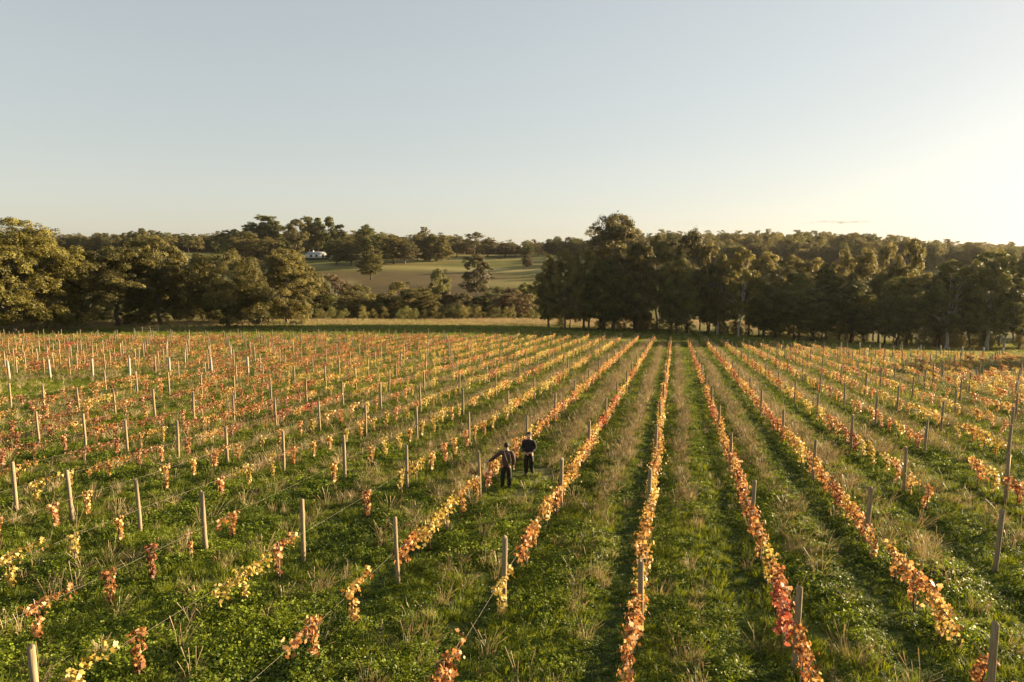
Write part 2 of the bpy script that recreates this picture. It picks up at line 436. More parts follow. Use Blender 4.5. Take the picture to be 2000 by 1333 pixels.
def ground_hit(px, py):
    d = ray(px, py); t = 5.0
    while CAMZ + d[2] * t > float(terrain(d[0] * t, d[1] * t)): t += .02
    return d[0] * t, d[1] * t
FEET = [ground_hit(989, 957), ground_hit(1033, 930)]
def trodden(x, y): return np.minimum(*[np.hypot(x - a, (y - b) * .8) for a, b in FEET])
def build_cover():
    g = np.random.RandomState(3)
    # clover and broad-leaved weeds
    parts = []
    for dens, a, b, s0, s1 in ((52, 6.5, 20, .75, 1.25), (34, 20, 34, .85, 1.4), (15, 34, 62, 1.1, 1.8), (4.5, 62, 125, 1.6, 2.6)):
        x, y = fan_points(dens, a, b, g)
        stv, shdv = strip_val(x, y)
        big = vnoise(x, y, 1.7, 21) * .6 + vnoise(x, y, .7, 22) * .4
        inpl = planted(x, y)
        keep = g.rand(len(x)) < np.where(trodden(x, y) < 1.2, .45, 1) * np.clip(1.15 - .95 * stv * smooth(16, 34, y) - .25 * stv, .08, 1) * np.where(inpl, 1, .45) * (.35 + 1.1 * big)
        x, y, big, shdv = x[keep], y[keep], big[keep], shdv[keep]
        P, rot, s, ix = spread(x, y, g, s0, s1, 5)
        s = s * (.55 + .9 * big) * (1 - .35 * shdv) * np.where(trodden(x, y) < 1.2, .5, 1)
        t = np.clip(.18 + .75 * vnoise(x, y, 3.1, 23) * (1 - .8 * shdv) - .16 * shdv + .10 * lit_strip(x, y) + .18 * g.normal(size=len(x)) + .15 * smooth(30, 80, y), 0, 1)  # clover tint carries painted hedge shade and the painted lit strip
        parts.append((P, rot, np.stack([s, s, np.minimum(s, .95) * (.30 + 2.0 * big ** 1.4) * (1 - .62 * shdv) * (1 - .3 * smooth(30, 60, y))], 1), ix, t))
    scatter('clover_ground_cover', *[np.concatenate(c) for c in list(zip(*parts))[:4]], clover_c, np.concatenate([p[4] for p in parts]))
    # green grass
    parts = []
    for dens, a, b, s0, s1 in ((14, 6.5, 24, .7, 1.2), (12, 24, 45, .8, 1.3), (7, 45, 80, 1.1, 1.8), (3.4, 80, 185, 1.5, 2.6)):
        x, y = fan_points(dens, a, b, g)
        stv, shdv = strip_val(x, y)
        keep = (g.rand(len(x)) < (.35 + .65 * vnoise(x, y, 2.6, 31) + .7 * shdv) * np.where(trodden(x, y) < 1.2, .25, 1) * (1 - .7 * stv * smooth(25, 50, y))) & (y < lip(x) + 12)
        x, y, shdv = x[keep], y[keep], shdv[keep]
        P, rot, s, ix = spread(x, y, g, s0, s1, 4)
        t = np.clip(.22 + .75 * vnoise(x, y, 4.0, 32) * (1 - .7 * shdv) - .2 * shdv + .22 * lit_strip(x, y) + .15 * g.normal(size=len(x)), 0, 1)  # same painted shade and lit strip in the grass tint
        s = s * (1 - .55 * shdv)
        parts.append((P, rot, np.stack([s, s, np.minimum(s, .95)], 1), ix, t))
    scatter('green_grass', *[np.concatenate(c) for c in list(zip(*parts))[:4]], grass_c, np.concatenate([p[4] for p in parts]))
    # dry grass, thickest down the middle of each inter-row and on the headland
    parts = []
    for dens, a, b, s0, s1 in ((13, 6.5, 24, .6, 1.1), (13, 24, 45, .55, 1.0), (10, 45, 80, .55, 1.0), (5.0, 80, 230, .55, 1.0)):
        x, y = fan_points(dens, a, b, g)
        stv, shdv = strip_val(x, y)
        inpl = planted(x, y)
        pat = smooth(.42, .75, vnoise(x, y, 1.5, 41) * .6 + vnoise(x, y, 5, 42) * .4)
        p = np.where(inpl, .01 + (.34 + 2.1 * smooth(18, 36, y)) * stv ** 1.5 * (.5 + .5 * pat) + .085 * pat * (1 - .8 * smooth(26, 50, y)), .08 + .85 * smooth(.3, .7, vnoise(x, y, 9, 6) * .6 + .4 * vnoise(x, y, 26, 4) + .16) * (y > 70) * smooth(-20, -9, y - lip(x)))
        p = p * (1 - .95 * shdv)
        keep = (g.rand(len(x)) < p) & (y < lip(x) + 14) & (trodden(x, y) > 1.3)
        x, y = x[keep], y[keep]
        P, rot, s, ix = spread(x, y, g, s0, s1, 4, tilt=.2)
        t = np.clip(.35 + .35 * vnoise(x, y, 6, 43) + .2 * g.normal(size=len(x)), 0, 1)
        parts.append((P, rot, np.stack([s, s, s], 1), ix, t))
    scatter('dry_grass', *[np.concatenate(c) for c in list(zip(*parts))[:4]], straw_c, np.concatenate([p[4] for p in parts]))
    # small pale clover flowers near the camera
    fl = Mat('clover_flower').principled((.62, .58, .46), .8)
    V, Q = [], []
    mb = MB()
    for q in range(5):
        a = q * 1.257
        mb.add(np.array([[0, 0, .02], [.016 * math.cos(a), .016 * math.sin(a), .008], [.016 * math.cos(a + .9), .016 * math.sin(a + .9), .008]]), [np.array([[0, 1, 2]])])
    fc = proto_collection('flower', [(mb.mesh('flower', [fl]), None)])
    x, y = fan_points(2.6, 6.5, 32, g)
    k = vnoise(x, y, 2.2, 51) > .52
    x, y = x[k], y[k]
    P, rot, s, ix = spread(x, y, g, .7, 1.2, 1)
    P[:, 2] += g.uniform(.12, .30, len(x))
    scatter('clover_flowers', P, rot, np.stack([s, s, s], 1), ix * 0, fc)
build_cover()

# ------------------------------------------------------------------ trees
def build_tree(seed, kind):
    """18 m tree -> (trunk mesh builder, leaf verts, quads, tone, crown half-width)"""
    g = np.random.RandomState(seed)
    H = 18.0
    P = dict(wide=dict(w=10.6, base=.34, limbs=11, heads=64, per=10, hf=1.0, cr=.92, n=112, flat=.90, r0=.36, fork=.36),
             widebush=dict(w=10.2, base=.0, limbs=11, heads=96, per=9, hf=1.08, cr=.98, n=105, flat=.92, r0=.34, fork=.16),
             umbrella=dict(w=6.6, base=.13, limbs=9, heads=36, per=9, hf=.86, cr=.88, n=118, flat=.80, r0=.32, fork=.30),
             tall=dict(w=4.3, base=.16, limbs=9, heads=32, per=8, hf=.98, cr=.76, n=105, flat=.88, r0=.25, fork=.5),
             bushy=dict(w=6.4, base=.0, limbs=10, heads=52, per=9, hf=.90, cr=.92, n=112, flat=.88, r0=.30, fork=.14),
             airy=dict(w=6.2, base=.28, limbs=10, heads=20, per=8, hf=.72, cr=.80, n=100, flat=.76, r0=.22, fork=.40),
             round=dict(w=6.4, base=.06, limbs=9, heads=44, per=9, hf=.90, cr=.90, n=112, flat=.86, r0=.28, fork=.22),
             shrub=dict(w=9.0, base=.0, limbs=8, heads=14, per=7, hf=.8, cr=2.0, n=90, flat=.8, r0=.18, fork=.05))[kind]
    W, base = P['w'], P['base'] * H
    mb = MB()
    lean = g.normal(size=2) * .5
    zf = P['fork'] * H
    tp = [np.array([0, 0, -.6])] + [np.array([lean[0] * t * t + .12 * g.normal(), lean[1] * t * t + .12 * g.normal(), zf * t]) for t in (.25, .5, .75, 1)]
    tr = np.array([1.5, 1.12, .92, .85, .8]) * P['r0']
    mb.tube(tp, tr, 9)
    top = tp[-1]
    if kind != 'shrub':
        mb.tube([top, top * .5 + np.array([lean[0], lean[1], .62 * H]) * .5 + g.normal(size=3) * .2, np.array([lean[0], lean[1], .86 * H])], [P['r0'] * .72, P['r0'] * .5, P['r0'] * .12], 7, False)
    C = []
    cz, ch = (base + H) / 2, (H - base) / 2
    def env(z):    # crown half-width at height z
        t = np.clip((z - base) / (H - base), 0, 1)
        sup = lambda c, h, p: W * np.clip(1 - np.abs((t - c) / h) ** p, .03, 1) ** (1 / p)
        if kind in ('bushy', 'widebush'): return sup(.38, .64, 2.6)
        if kind == 'tall': return sup(.50, .58, 2.0)
        if kind == 'shrub': return sup(0, 1.02, 2)
        if kind in ('umbrella', 'wide'): return sup(.38, .64, 2.1)
        return sup(.42, .60, 2.1)
    ga = g.rand() * 6.28
    for i in range(P['limbs']):
        a = ga + i * 2.399 + g.normal() * .25
        zt = base + (H - base) * g.uniform(.30, .96)
        e = env(zt) * g.uniform(.55, .92)
        end = np.array([e * math.cos(a), e * math.sin(a), zt - .6])
        s0 = tp[g.randint(2, 5)] if kind in ('bushy', 'widebush', 'shrub', 'round') else (top if g.rand() < .7 else tp[3])
        m1 = s0 * .62 + end * .38 + g.normal(size=3) * .35 + [0, 0, .5]
        m2 = s0 * .25 + end * .75 + g.normal(size=3) * .35 + [0, 0, .4]
        r = P['r0'] * g.uniform(.36, .55)
        mb.tube([s0, m1, m2, end], [r, r * .72, r * .45, r * .16], 6, False)
        for q in range(3):
            f = g.uniform(.3, .95); b0 = m1 * (1 - f) + m2 * f if f < .6 else m2 * (1 - f) + end * f
            a2 = a + g.normal() * .9; z2 = np.clip(b0[2] + g.uniform(.2, 3), base + .5, H - .6)
            e2 = env(z2) * g.uniform(.45, .95)
            en2 = np.array([e2 * math.cos(a2), e2 * math.sin(a2), z2])
            en2 = b0 + (en2 - b0) * min(1, 4.2 / (np.linalg.norm(en2 - b0) + .01))
            mb.tube([b0, (b0 + en2) / 2 + g.normal(size=3) * .25, en2], [r * .36, r * .26, r * .09], 5, False)
            C.append(en2)
        C.append(end)
    heads = [(np.array(c), min(W, 7) * g.uniform(.24, .36)) for c in C[::4]]
    nh = P['heads']
    for t in range(4000):
        if len(heads) >= nh: break
        z = base + (H - base) * g.uniform(.06, .93); e = env(z)
        if g.rand() > .2 + .8 * e / W: continue
        hr = min(W, 7) * g.uniform(.22, .40)
        e = max(e - hr * .6, 0) * (g.uniform(.35, 1) ** .5) * (.86 + .22 * math.sin(3 * z + seed))
        a = g.rand() * 6.283
        c = np.array([e * math.cos(a) + lean[0], e * math.sin(a) + lean[1], min(z, H - hr * .8)])
        if min((np.linalg.norm(c - h[0]) / (h[1] + hr) for h in heads), default=9) < .36: continue
        heads.append((c, hr))
    hz_ = max(h[0][2] for h in heads)
    heads.append((np.array([lean[0], lean[1], max(hz_, H - min(W, 7) * .34)]), min(W, 7) * .36))
    C = []
    cr = P['cr']
    for c, hr in heads:
        m = int(P['per'] * (hr / (min(W, 7) * .3)) ** 2 * g.uniform(.8, 1.2))
        d = g.normal(size=(m, 3)); d /= np.linalg.norm(d, axis=1)[:, None]
        d[:, 2] = np.where(d[:, 2] < -.62, -d[:, 2], d[:, 2])
        C.append(c + d * (hr * np.array([1, 1, P['hf']])) * g.uniform(.55, 1.0, m)[:, None])
    C = np.concatenate(C)
    hole = g.normal(size=(4, 3)) * [W * .55, W * .55, ch * .5] + [0, 0, cz]     # gaps in the crown
    if kind == 'airy':
        dd = np.min(np.linalg.norm(C[:, None] - hole[None], axis=2), axis=1)
        C = C[(dd > 1.6) | (C[:, 2] > H * .9)]
    V, Q, T, n0 = [], [], [], 0
    for c in C:
        n = int(1.2 * P['n'] * g.uniform(.6, 1.3)); r = P['cr'] * g.uniform(.65, 1.3)
        d = g.normal(size=(n, 3)); d /= np.linalg.norm(d, axis=1)[:, None]
        d[:, 2] = np.where(d[:, 2] < -.55, -d[:, 2] * .6, d[:, 2])
        pos = c + d * np.array([r, r, r * P['flat']]) * (g.uniform(.35, 1.0, n) ** .4)[:, None]
        v, q = cards(pos, d + g.normal(size=(n, 3)) * .38 + [0, 0, .1], .30, .17, g)
        tone = np.clip(.42 + .22 * g.normal() + .16 * g.normal(size=n), 0, 1)
        V.append(v); Q.append(q + n0); T.append(np.repeat(tone, 4)); n0 += 4 * n
    # stray sprigs that break the outline
    n = 260
    ci = C[g.randint(0, len(C), n)]; d = g.normal(size=(n, 3)); d /= np.linalg.norm(d, axis=1)[:, None]; d[:, 2] = abs(d[:, 2])
    v, q = cards(ci + d * P['cr'] * g.uniform(.9, 1.5, n)[:, None], d + g.normal(size=(n, 3)), .40, .20, g)
    V.append(v); Q.append(q + n0); T.append(np.full(4 * n, .5))
    V = np.concatenate(V)
    half = np.percentile(np.hypot(V[:, 0], V[:, 1]), 97)
    ztop = C[:, 2].max() + P['cr'] * P['flat'] * .8
    return mb, V, np.concatenate(Q), np.concatenate(T), half, ztop

PROTO = {}
def proto(kind, var):
    key = (kind, var)
    if key not in PROTO:
        mb, V, Q, T, half, zt = build_tree({'wide': 700, 'widebush': 750, 'umbrella': 100, 'tall': 200, 'bushy': 300, 'airy': 400, 'round': 500, 'shrub': 600}[kind] + var * 7, kind)
        tm = mb.mesh('trunk_' + kind, [bark_grey], True)
        cm = mesh_arrays('crown_' + kind, V, [Q], [gum_leaf], {'tone': ('FLOAT', T)})
        PROTO[key] = (tm, cm, half, zt)
    return PROTO[key]

NTREE = [0]
NTH = 'first second third fourth fifth sixth seventh eighth ninth tenth eleventh twelfth thirteenth fourteenth fifteenth sixteenth seventeenth eighteenth nineteenth'.split()
def tree(px, Y, top, wpx, kind, var, leaf, brk, label, group=None, name='gum_tree', cat='tree', rz=None):
    g0 = at(px, 640, Y); x = g0[0]
    z0 = float(terrain(x, Y)); p = at(px, top, Y); x = p[0]
    H = p[2] - z0
    tm, cm, half, zt = proto(kind, var)
    wm = wpx / F * Y
    sxy, sz = wm / 2 / half, H / zt
    rz = rnd.random() * 6.283 if rz is None else rz
    t = thing(name, label, cat, (x, Y, z0), rz, group)
    t.scale = (sxy, sxy, sz)
    for nm, me, mt in (('trunk', tm, brk), ('crown', cm, leaf)):
        o = obj(nm, me, t)
        o.material_slots[0].link = 'OBJECT'; o.material_slots[0].material = mt
    NTREE[0] += 1
    return t
G1 = 'gum trees along the left edge of the vineyard'
G2 = 'trees in the gully behind the grass strip'
G3 = 'trees on the hill behind the gully'
G4 = 'tall gum trees of the dark belt on the right'
# left edge
tree(8, 124, 424, 250, 'widebush', 0, gold_leaf, bark_grey, 'huge golden green gum tree, nearest and tallest at the left end', G1, rz=1.0)
tree(218, 137, 481, 200, 'wide', 0, gum_leaf, bark_dark, 'spreading gum with bare dark forked trunk beside the golden gum', G1, rz=.6)
tree(302, 150, 460, 135, 'umbrella', 2, gum_leaf, bark_grey, 'taller domed gum just behind the fork trunked tree', G1)
tree(436, 143, 488, 172, 'widebush', 1, gum_leaf, bark_dark, 'broad gum leafy to the ground with stout dark stem at the fence', G1)
tree(552, 158, 485, 118, 'bushy', 0, gum_leaf, bark_grey, 'rounded gum leafy to the ground at the start of the open strip', G1, rz=3.4)
tree(345, 146, 604, 64, 'shrub', 0, gold_leaf, bark_grey, 'low pale green bush between the domed gum and the broad gum', G1, 'shrub', 'shrub')
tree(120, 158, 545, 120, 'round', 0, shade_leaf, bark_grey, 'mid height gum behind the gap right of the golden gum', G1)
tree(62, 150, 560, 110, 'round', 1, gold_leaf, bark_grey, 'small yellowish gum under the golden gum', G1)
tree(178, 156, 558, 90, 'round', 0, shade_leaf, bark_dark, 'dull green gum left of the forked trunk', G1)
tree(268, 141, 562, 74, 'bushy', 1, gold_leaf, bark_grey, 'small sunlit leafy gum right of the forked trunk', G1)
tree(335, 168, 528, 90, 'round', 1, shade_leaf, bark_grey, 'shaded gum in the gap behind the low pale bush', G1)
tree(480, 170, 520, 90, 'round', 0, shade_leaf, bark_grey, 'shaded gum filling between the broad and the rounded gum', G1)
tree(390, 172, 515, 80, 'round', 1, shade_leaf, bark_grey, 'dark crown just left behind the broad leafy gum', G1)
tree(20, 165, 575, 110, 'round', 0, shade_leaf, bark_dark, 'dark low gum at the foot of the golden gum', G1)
# gully
for a in [(600, 214, 514, 84, 'round', 1, gum_leaf, bark_grey, 'gum behind the rounded gum, its top below the white house'),
          (648, 236, 536, 70, 'airy', 0, pink_leaf, bark_pale, 'thin bronze twiggy tree beside the ploughed field'),
          (672, 240, 548, 46, 'airy', 1, pink_leaf, bark_pale, 'small bare looking bronze tree at the ploughed field edge'),
          (702, 200, 556, 98, 'round', 0, gum_leaf, bark_grey, 'round topped gum in the gully, first right of the bronze twiggy tree'),
          (752, 206, 572, 60, 'round', 1, gum_leaf, bark_grey, 'narrow gum between two round gums in the gully'),
          (776, 212, 549, 80, 'round', 0, gum_leaf, bark_grey, 'taller gully gum with a small peaked top'),
          (820, 203, 560, 76, 'round', 1, gum_leaf, bark_grey, 'rounded gully gum just left of the dark twin topped tree'),
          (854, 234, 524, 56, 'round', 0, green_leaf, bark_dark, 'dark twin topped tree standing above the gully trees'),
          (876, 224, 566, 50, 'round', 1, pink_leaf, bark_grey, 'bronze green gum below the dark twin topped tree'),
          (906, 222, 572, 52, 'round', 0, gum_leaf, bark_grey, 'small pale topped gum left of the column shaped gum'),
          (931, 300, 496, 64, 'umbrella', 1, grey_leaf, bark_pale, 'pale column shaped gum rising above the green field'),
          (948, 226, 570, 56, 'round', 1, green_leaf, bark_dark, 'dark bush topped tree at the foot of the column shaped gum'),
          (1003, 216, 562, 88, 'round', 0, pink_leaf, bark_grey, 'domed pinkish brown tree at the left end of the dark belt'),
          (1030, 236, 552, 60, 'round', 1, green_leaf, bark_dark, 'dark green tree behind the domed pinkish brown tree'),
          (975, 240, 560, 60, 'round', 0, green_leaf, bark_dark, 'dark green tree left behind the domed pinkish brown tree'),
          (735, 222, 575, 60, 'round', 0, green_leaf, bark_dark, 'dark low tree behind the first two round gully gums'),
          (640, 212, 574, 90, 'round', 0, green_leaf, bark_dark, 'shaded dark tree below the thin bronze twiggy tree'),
          (890, 210, 592, 80, 'shrub', 0, gum_leaf, bark_dark, 'shaded low tree at the strip edge below the twin topped tree')]:
    tree(*a, G2)
# hill with the house
for a in [(722, 346, 479, 52, 'round', 0, gold_leaf, bark_dark, 'lone yellow green tree with bare trunk on the ploughed field'),
          (655, 398, 468, 54, 'round', 1, green_leaf, bark_dark, 'dark tree at the right end of the white house'),
          (684, 396, 462, 46, 'round', 0, gum_leaf, bark_dark, 'dark tree second right of the white house'),
          (714, 428, 438, 46, 'round', 1, green_leaf, bark_dark, 'pointed dark tree rising behind the lone field tree'),
          (745, 430, 462, 40, 'round', 0, green_leaf, bark_dark, 'lower dark tree right of the pointed dark tree'),
          (768, 402, 457, 62, 'round', 1, gum_leaf, bark_dark, 'broad tree with leaning trunk on the green slope'),
          (790, 404, 463, 56, 'round', 0, grey_leaf, bark_grey, 'brownish tree touching the broad leaning tree'),
          (815, 424, 464, 44, 'bushy', 0, gum_leaf, bark_grey, 'first of the bushy trees grown together above the green slope'),
          (838, 420, 456, 46, 'bushy', 1, gum_leaf, bark_grey, 'tallest of the bushy trees grown together above the green slope'),
          (863, 424, 459, 42, 'bushy', 0, gum_leaf, bark_grey, 'rightmost of the bushy trees grown together above the green slope'),
          (828, 470, 443, 30, 'airy', 0, grey_leaf, bark_pale, 'thin see-through crown above the bushy hill trees'),
          (434, 450, 455, 40, 'tall', 1, green_leaf, bark_dark, 'shorter dark gum at the left end of the tall hill trees'),
          (458, 440, 447, 52, 'umbrella', 2, green_leaf, bark_grey, 'second of the tall hill gums from the left'),
          (492, 450, 434, 50, 'umbrella', 1, green_leaf, bark_grey, 'open topped tall hill gum left of the highest one'),
          (521, 452, 420, 46, 'tall', 2, green_leaf, bark_grey, 'highest gum of the hill clump left of the house'),
          (543, 440, 432, 46, 'tall', 0, green_leaf, bark_grey, 'tall gum just right of the highest hill gum'),
          (573, 432, 428, 48, 'tall', 1, gum_leaf, bark_grey, 'full oval gum standing apart left of the house row'),
          (601, 462, 422, 34, 'tall', 2, green_leaf, bark_dark, 'first slim gum of the row behind the white house'),
          (619, 466, 425, 32, 'tall', 0, green_leaf, bark_dark, 'second slim gum of the row behind the white house'),
          (638, 460, 423, 38, 'tall', 1, green_leaf, bark_dark, 'tallest slim gum of the row behind the white house'),
          (659, 466, 438, 30, 'tall', 2, green_leaf, bark_dark, 'last slim gum of the row behind the white house'),
          (478, 408, 452, 74, 'round', 0, gum_leaf, bark_grey, 'wide bronze crown at the front of the hill clump'),
          (524, 404, 462, 56, 'round', 1, gum_leaf, bark_grey, 'lower crown at the front below the highest hill gum'),
          (892, 456, 463, 44, 'umbrella', 0, grey_leaf, bark_grey, 'greyish gum at the left of the far row over the green field'),
          (926, 470, 453, 46, 'airy', 1, grey_leaf, bark_grey, 'tallest spreading gum of the far row over the green field'),
          (953, 462, 466, 44, 'umbrella', 1, grey_leaf, bark_grey, 'gum just right of the tallest in the far row'),
          (986, 460, 475, 48, 'round', 0, pink_leaf, bark_grey, 'low rounded brownish gum in the far row'),
          (1008, 466, 477, 26, 'round', 1, green_leaf, bark_dark, 'dark tree right of the low brownish gum'),
          (1028, 455, 477, 30, 'round', 0, green_leaf, bark_dark, 'dark rounded tree near the right end of the far row'),
          (1050, 500, 483, 26, 'airy', 0, grey_leaf, bark_grey, 'small thin tree in the skyline dip beside the dark wood'),
          (1029, 392, 496, 22, 'round', 1, pink_leaf, bark_grey, 'small brown tree alone on the bank in the field'),
          (906, 480, 478, 40, 'round', 1, pink_leaf, bark_grey, 'reddish low tree under the far row of gums')]:
    tree(*a, G3)
for i, (px, top) in enumerate([(1074, 467), (1092, 465), (1110, 463), (1128, 466), (1146, 470)]):
    tree(px, 480 + 6 * (i % 2), top, 32, 'umbrella' if i % 2 else 'round', i % 2, green_leaf, bark_dark,
         'dark tree %s from the left in the skyline wood beside the big domed gum' % ['first', 'second', 'third', 'fourth', 'fifth'][i], 'dark skyline wood left of the big gum')
for i, (px, top) in enumerate([(98, 468), (116, 464), (134, 467), (152, 465), (170, 464), (188, 461), (206, 455), (224, 458), (242, 455), (260, 451), (278, 446), (294, 449),
                               (312, 452), (330, 458), (348, 457), (366, 459), (384, 461), (402, 462), (420, 461)]):
    tree(px, 520 + 18 * (i % 3), top, 30 if i != 6 else 22, ('umbrella', 'round', 'tall', 'airy')[i % 4] if i != 6 else 'airy', i % 2, (green_leaf, gum_leaf, grey_leaf)[i % 3], bark_dark,
         '%s tree of the left skyline wood, %s from its left end' % (('dark', 'dull green', 'greyish')[i % 3], NTH[i]), 'left skyline wood')
# right belt, front line
B = [(1072, 172, 497, 70, 'umbrella', 0, gum_leaf, bark_grey, 'bronze topped gum at the left end of the dark belt'),
     (1104, 168, 486, 74, 'umbrella', 1, gum_leaf, bark_grey, 'sunlit brown dome second in the dark belt'),
     (1142, 166, 482, 80, 'umbrella', 2, gum_leaf, bark_dark, 'dark gum left below the big domed gum'),
     (1203, 172, 417, 140, 'round', 2, grey_leaf, bark_grey, 'big domed gum, the highest tree of the dark belt'),
     (1180, 163, 505, 80, 'round', 1, green_leaf, bark_dark, 'shaded gum in front of the big domed gum'),
     (1246, 168, 470, 84, 'umbrella', 2, gum_leaf, bark_dark, 'gum right below the big domed gum'),
     (1288, 172, 458, 80, 'umbrella', 0, gum_leaf, bark_grey, 'olive gum between the two highest gums of the belt'),
     (1348, 174, 446, 92, 'airy', 1, grey_leaf, bark_dark, 'tall open gum with sky showing through its split top'),
     (1325, 167, 498, 80, 'round', 0, green_leaf, bark_dark, 'dark gum in front of the open topped gum'),
     (1392, 172, 474, 80, 'umbrella', 2, gum_leaf, bark_grey, 'gum right of the open topped gum'),
     (1406, 172, 505, 60, 'tall', 1, gum_leaf, bark_pale, 'gum on a leaning pale trunk left of the white trunk'),
     (1450, 168, 482, 78, 'umbrella', 0, gold_leaf, bark_pale, 'orange brown gum on a bright white trunk'),
     (1500, 182, 492, 86, 'umbrella', 1, gum_leaf, bark_grey, 'gum first right of the white trunked gum'),
     (1548, 186, 498, 80, 'round', 0, gum_leaf, bark_grey, 'rounded gum with orange right edge'),
     (1520, 164, 552, 90, 'round', 1, green_leaf, bark_dark, 'low dark gum in front, right of the white trunk'),
     (1598, 184, 503, 90, 'umbrella', 2, gum_leaf, bark_grey, 'flat topped gum in the middle of the belt right half'),
     (1592, 160, 560, 100, 'round', 0, green_leaf, bark_dark, 'wide low shaded gum at the field edge'),
     (1650, 178, 488, 78, 'umbrella', 0, gum_leaf, bark_grey, 'pale edged gum right of the flat topped one'),
     (1668, 158, 548, 110, 'round', 1, green_leaf, bark_dark, 'broad shaded gum drooping to the field edge'),
     (1698, 174, 486, 70, 'umbrella', 1, gum_leaf, bark_grey, 'gum left of the twin peaked gums'),
     (1742, 170, 474, 60, 'umbrella', 2, gum_leaf, bark_grey, 'left one of the twin peaked gums'),
     (1786, 168, 465, 70, 'umbrella', 0, gold_leaf, bark_grey, 'right, higher one of the twin peaked gums'),
     (1760, 152, 540, 100, 'round', 0, green_leaf, bark_dark, 'dense shaded gum below the twin peaked gums'),
     (1862, 150, 508, 110, 'umbrella', 1, green_leaf, bark_pale, 'flat dark green gum on a thick grey trunk'),
     (1838, 156, 530, 80, 'round', 1, green_leaf, bark_dark, 'dark gum left of the thick grey trunk'),
     (1946, 148, 486, 130, 'umbrella', 2, green_leaf, bark_pale, 'yellow green gum on a straight pale trunk near the right end'),
     (1908, 158, 500, 80, 'round', 0, green_leaf, bark_dark, 'gum between the two thick pale trunks'),
     (1974, 146, 540, 60, 'tall', 0, green_leaf, bark_pale, 'slim gum right of the straight pale trunk'),
     (2010, 150, 492, 90, 'umbrella', 0, green_leaf, bark_grey, 'last gum cut off by the right end of the belt')]
for a in B: tree(*a, G4)
# deeper, in the shade behind: slim trunks nothing tells apart
g = random.Random(4)
for i in range(34):
    px = 1085 + (i + g.uniform(-.9, .9)) * 27
    Y = 168 + g.uniform(4, 12 + min(24, max(0, (px - 1150) * .12))) - .02 * (px - 1085)
    tree(px, Y, 530 + g.uniform(-18, 22) , 52 + g.uniform(-8, 14), g.choice(['round', 'tall', 'umbrella']), g.randrange(2), green_leaf, g.choice([bark_dark, bark_grey]),
         'slim dark gum deep in the shade of the right belt', 'slim shaded gums inside the right belt')
# the belt goes on past the frame on the right (its trees shade the field)
for i, (x, y, H) in enumerate([(106, 102, 17), (113, 110, 17), (150, 190, 20), (165, 200, 20), (128, 160, 16)]):
    px, py = proj(x, y, float(terrain(x, y)) + H)
    tree(px, y, py, F * 10.5 / y, 'umbrella' if i % 2 else 'round', i % 2, green_leaf, bark_dark, 'gum of the same belt standing outside the right end of the view', 'belt trees outside the view')

# scrub along the lip and far forest: masses nobody could count
shrub_c = proto_collection('scrub', [(proto('shrub', v)[1], [m]) for v in (0, 1) for m in (gum_leaf, green_leaf)])
g = np.random.RandomState(9)
x = np.concatenate([g.uniform(-125, -45, 90), g.uniform(-60, 40, 240)])
y = np.concatenate([lip(x[:90]) + g.uniform(2, 24, 90), lip(x[90:]) + g.uniform(10, 44, 240)])
s = g.uniform(.10, .26, len(x))
bpx = g.uniform(1085, 2010, 280); bY = np.interp(bpx, [1085, 1400, 1650, 1950], [172, 176, 180, 152]) + g.uniform(-3, 12, 280)
x = np.concatenate([x, (bpx - 1000) / F * bY]); y = np.concatenate([y, bY]); s = np.concatenate([s, g.uniform(.08, .25, 280) * (np.sin(bpx * .021) + np.sin(bpx * .053 + 1) > -.9) + .03])
scatter('gully_undergrowth', np.stack([x, y, terrain(x, y) - .3], 1), np.stack([x * 0, x * 0, g.rand(len(x)) * 6.28], 1),
        np.stack([s * .8, s * .8, s], 1), g.randint(0, 4, len(x)), shrub_c)
def joined(kind, var):
    mb, V, Q, T, half, zt = build_tree(800 + var * 13, kind)
    tv = np.concatenate(mb.v); f4 = np.concatenate(mb.f[4])
    keep = g.rand(len(Q)) < .5
    me = mesh_arrays('far_' + kind, np.concatenate([V, tv]), [Q[keep], f4 + len(V)], [gum_leaf, bark_grey], {'tone': ('FLOAT', np.concatenate([T, np.full(len(tv), .4)]))})
    mi = np.zeros(keep.sum() + len(f4), np.int32); mi[keep.sum():] = 1
    me.polygons.foreach_set('material_index', mi)
    return me
fm = [joined('umbrella', 0), joined('round', 1), joined('umbrella', 2)]
far_c = proto_collection('forest', [(m, [lf, bark_grey]) for m in fm for lf in (gum_leaf, green_leaf, grey_leaf)])
fx, fy = [], []
for n, xa, xb, ya, yb in ((900, 85, 420, 385, 600), (1500, 250, 1500, 640, 1250), (520, -420, -130, 545, 700), (380, -150, 130, 520, 720), (1000, -1300, 300, 760, 1300)):
    fx.append(g.uniform(xa, xb, n)); fy.append(g.uniform(ya, yb, n))
fx, fy = np.concatenate(fx), np.concatenate(fy)
k = np.abs(fx) < fy * 1.0 + 20
fx, fy = fx[k], fy[k]
s = g.uniform(.62, .95, len(fx))
scatter('distant_forest', np.stack([fx, fy, terrain(fx, fy) - .3], 1), np.stack([fx * 0, fx * 0, g.rand(len(fx)) * 6.28], 1),
        np.stack([s, s, s * g.uniform(.8, 1.1, len(fx))], 1), g.randint(0, 9, len(fx)), far_c)

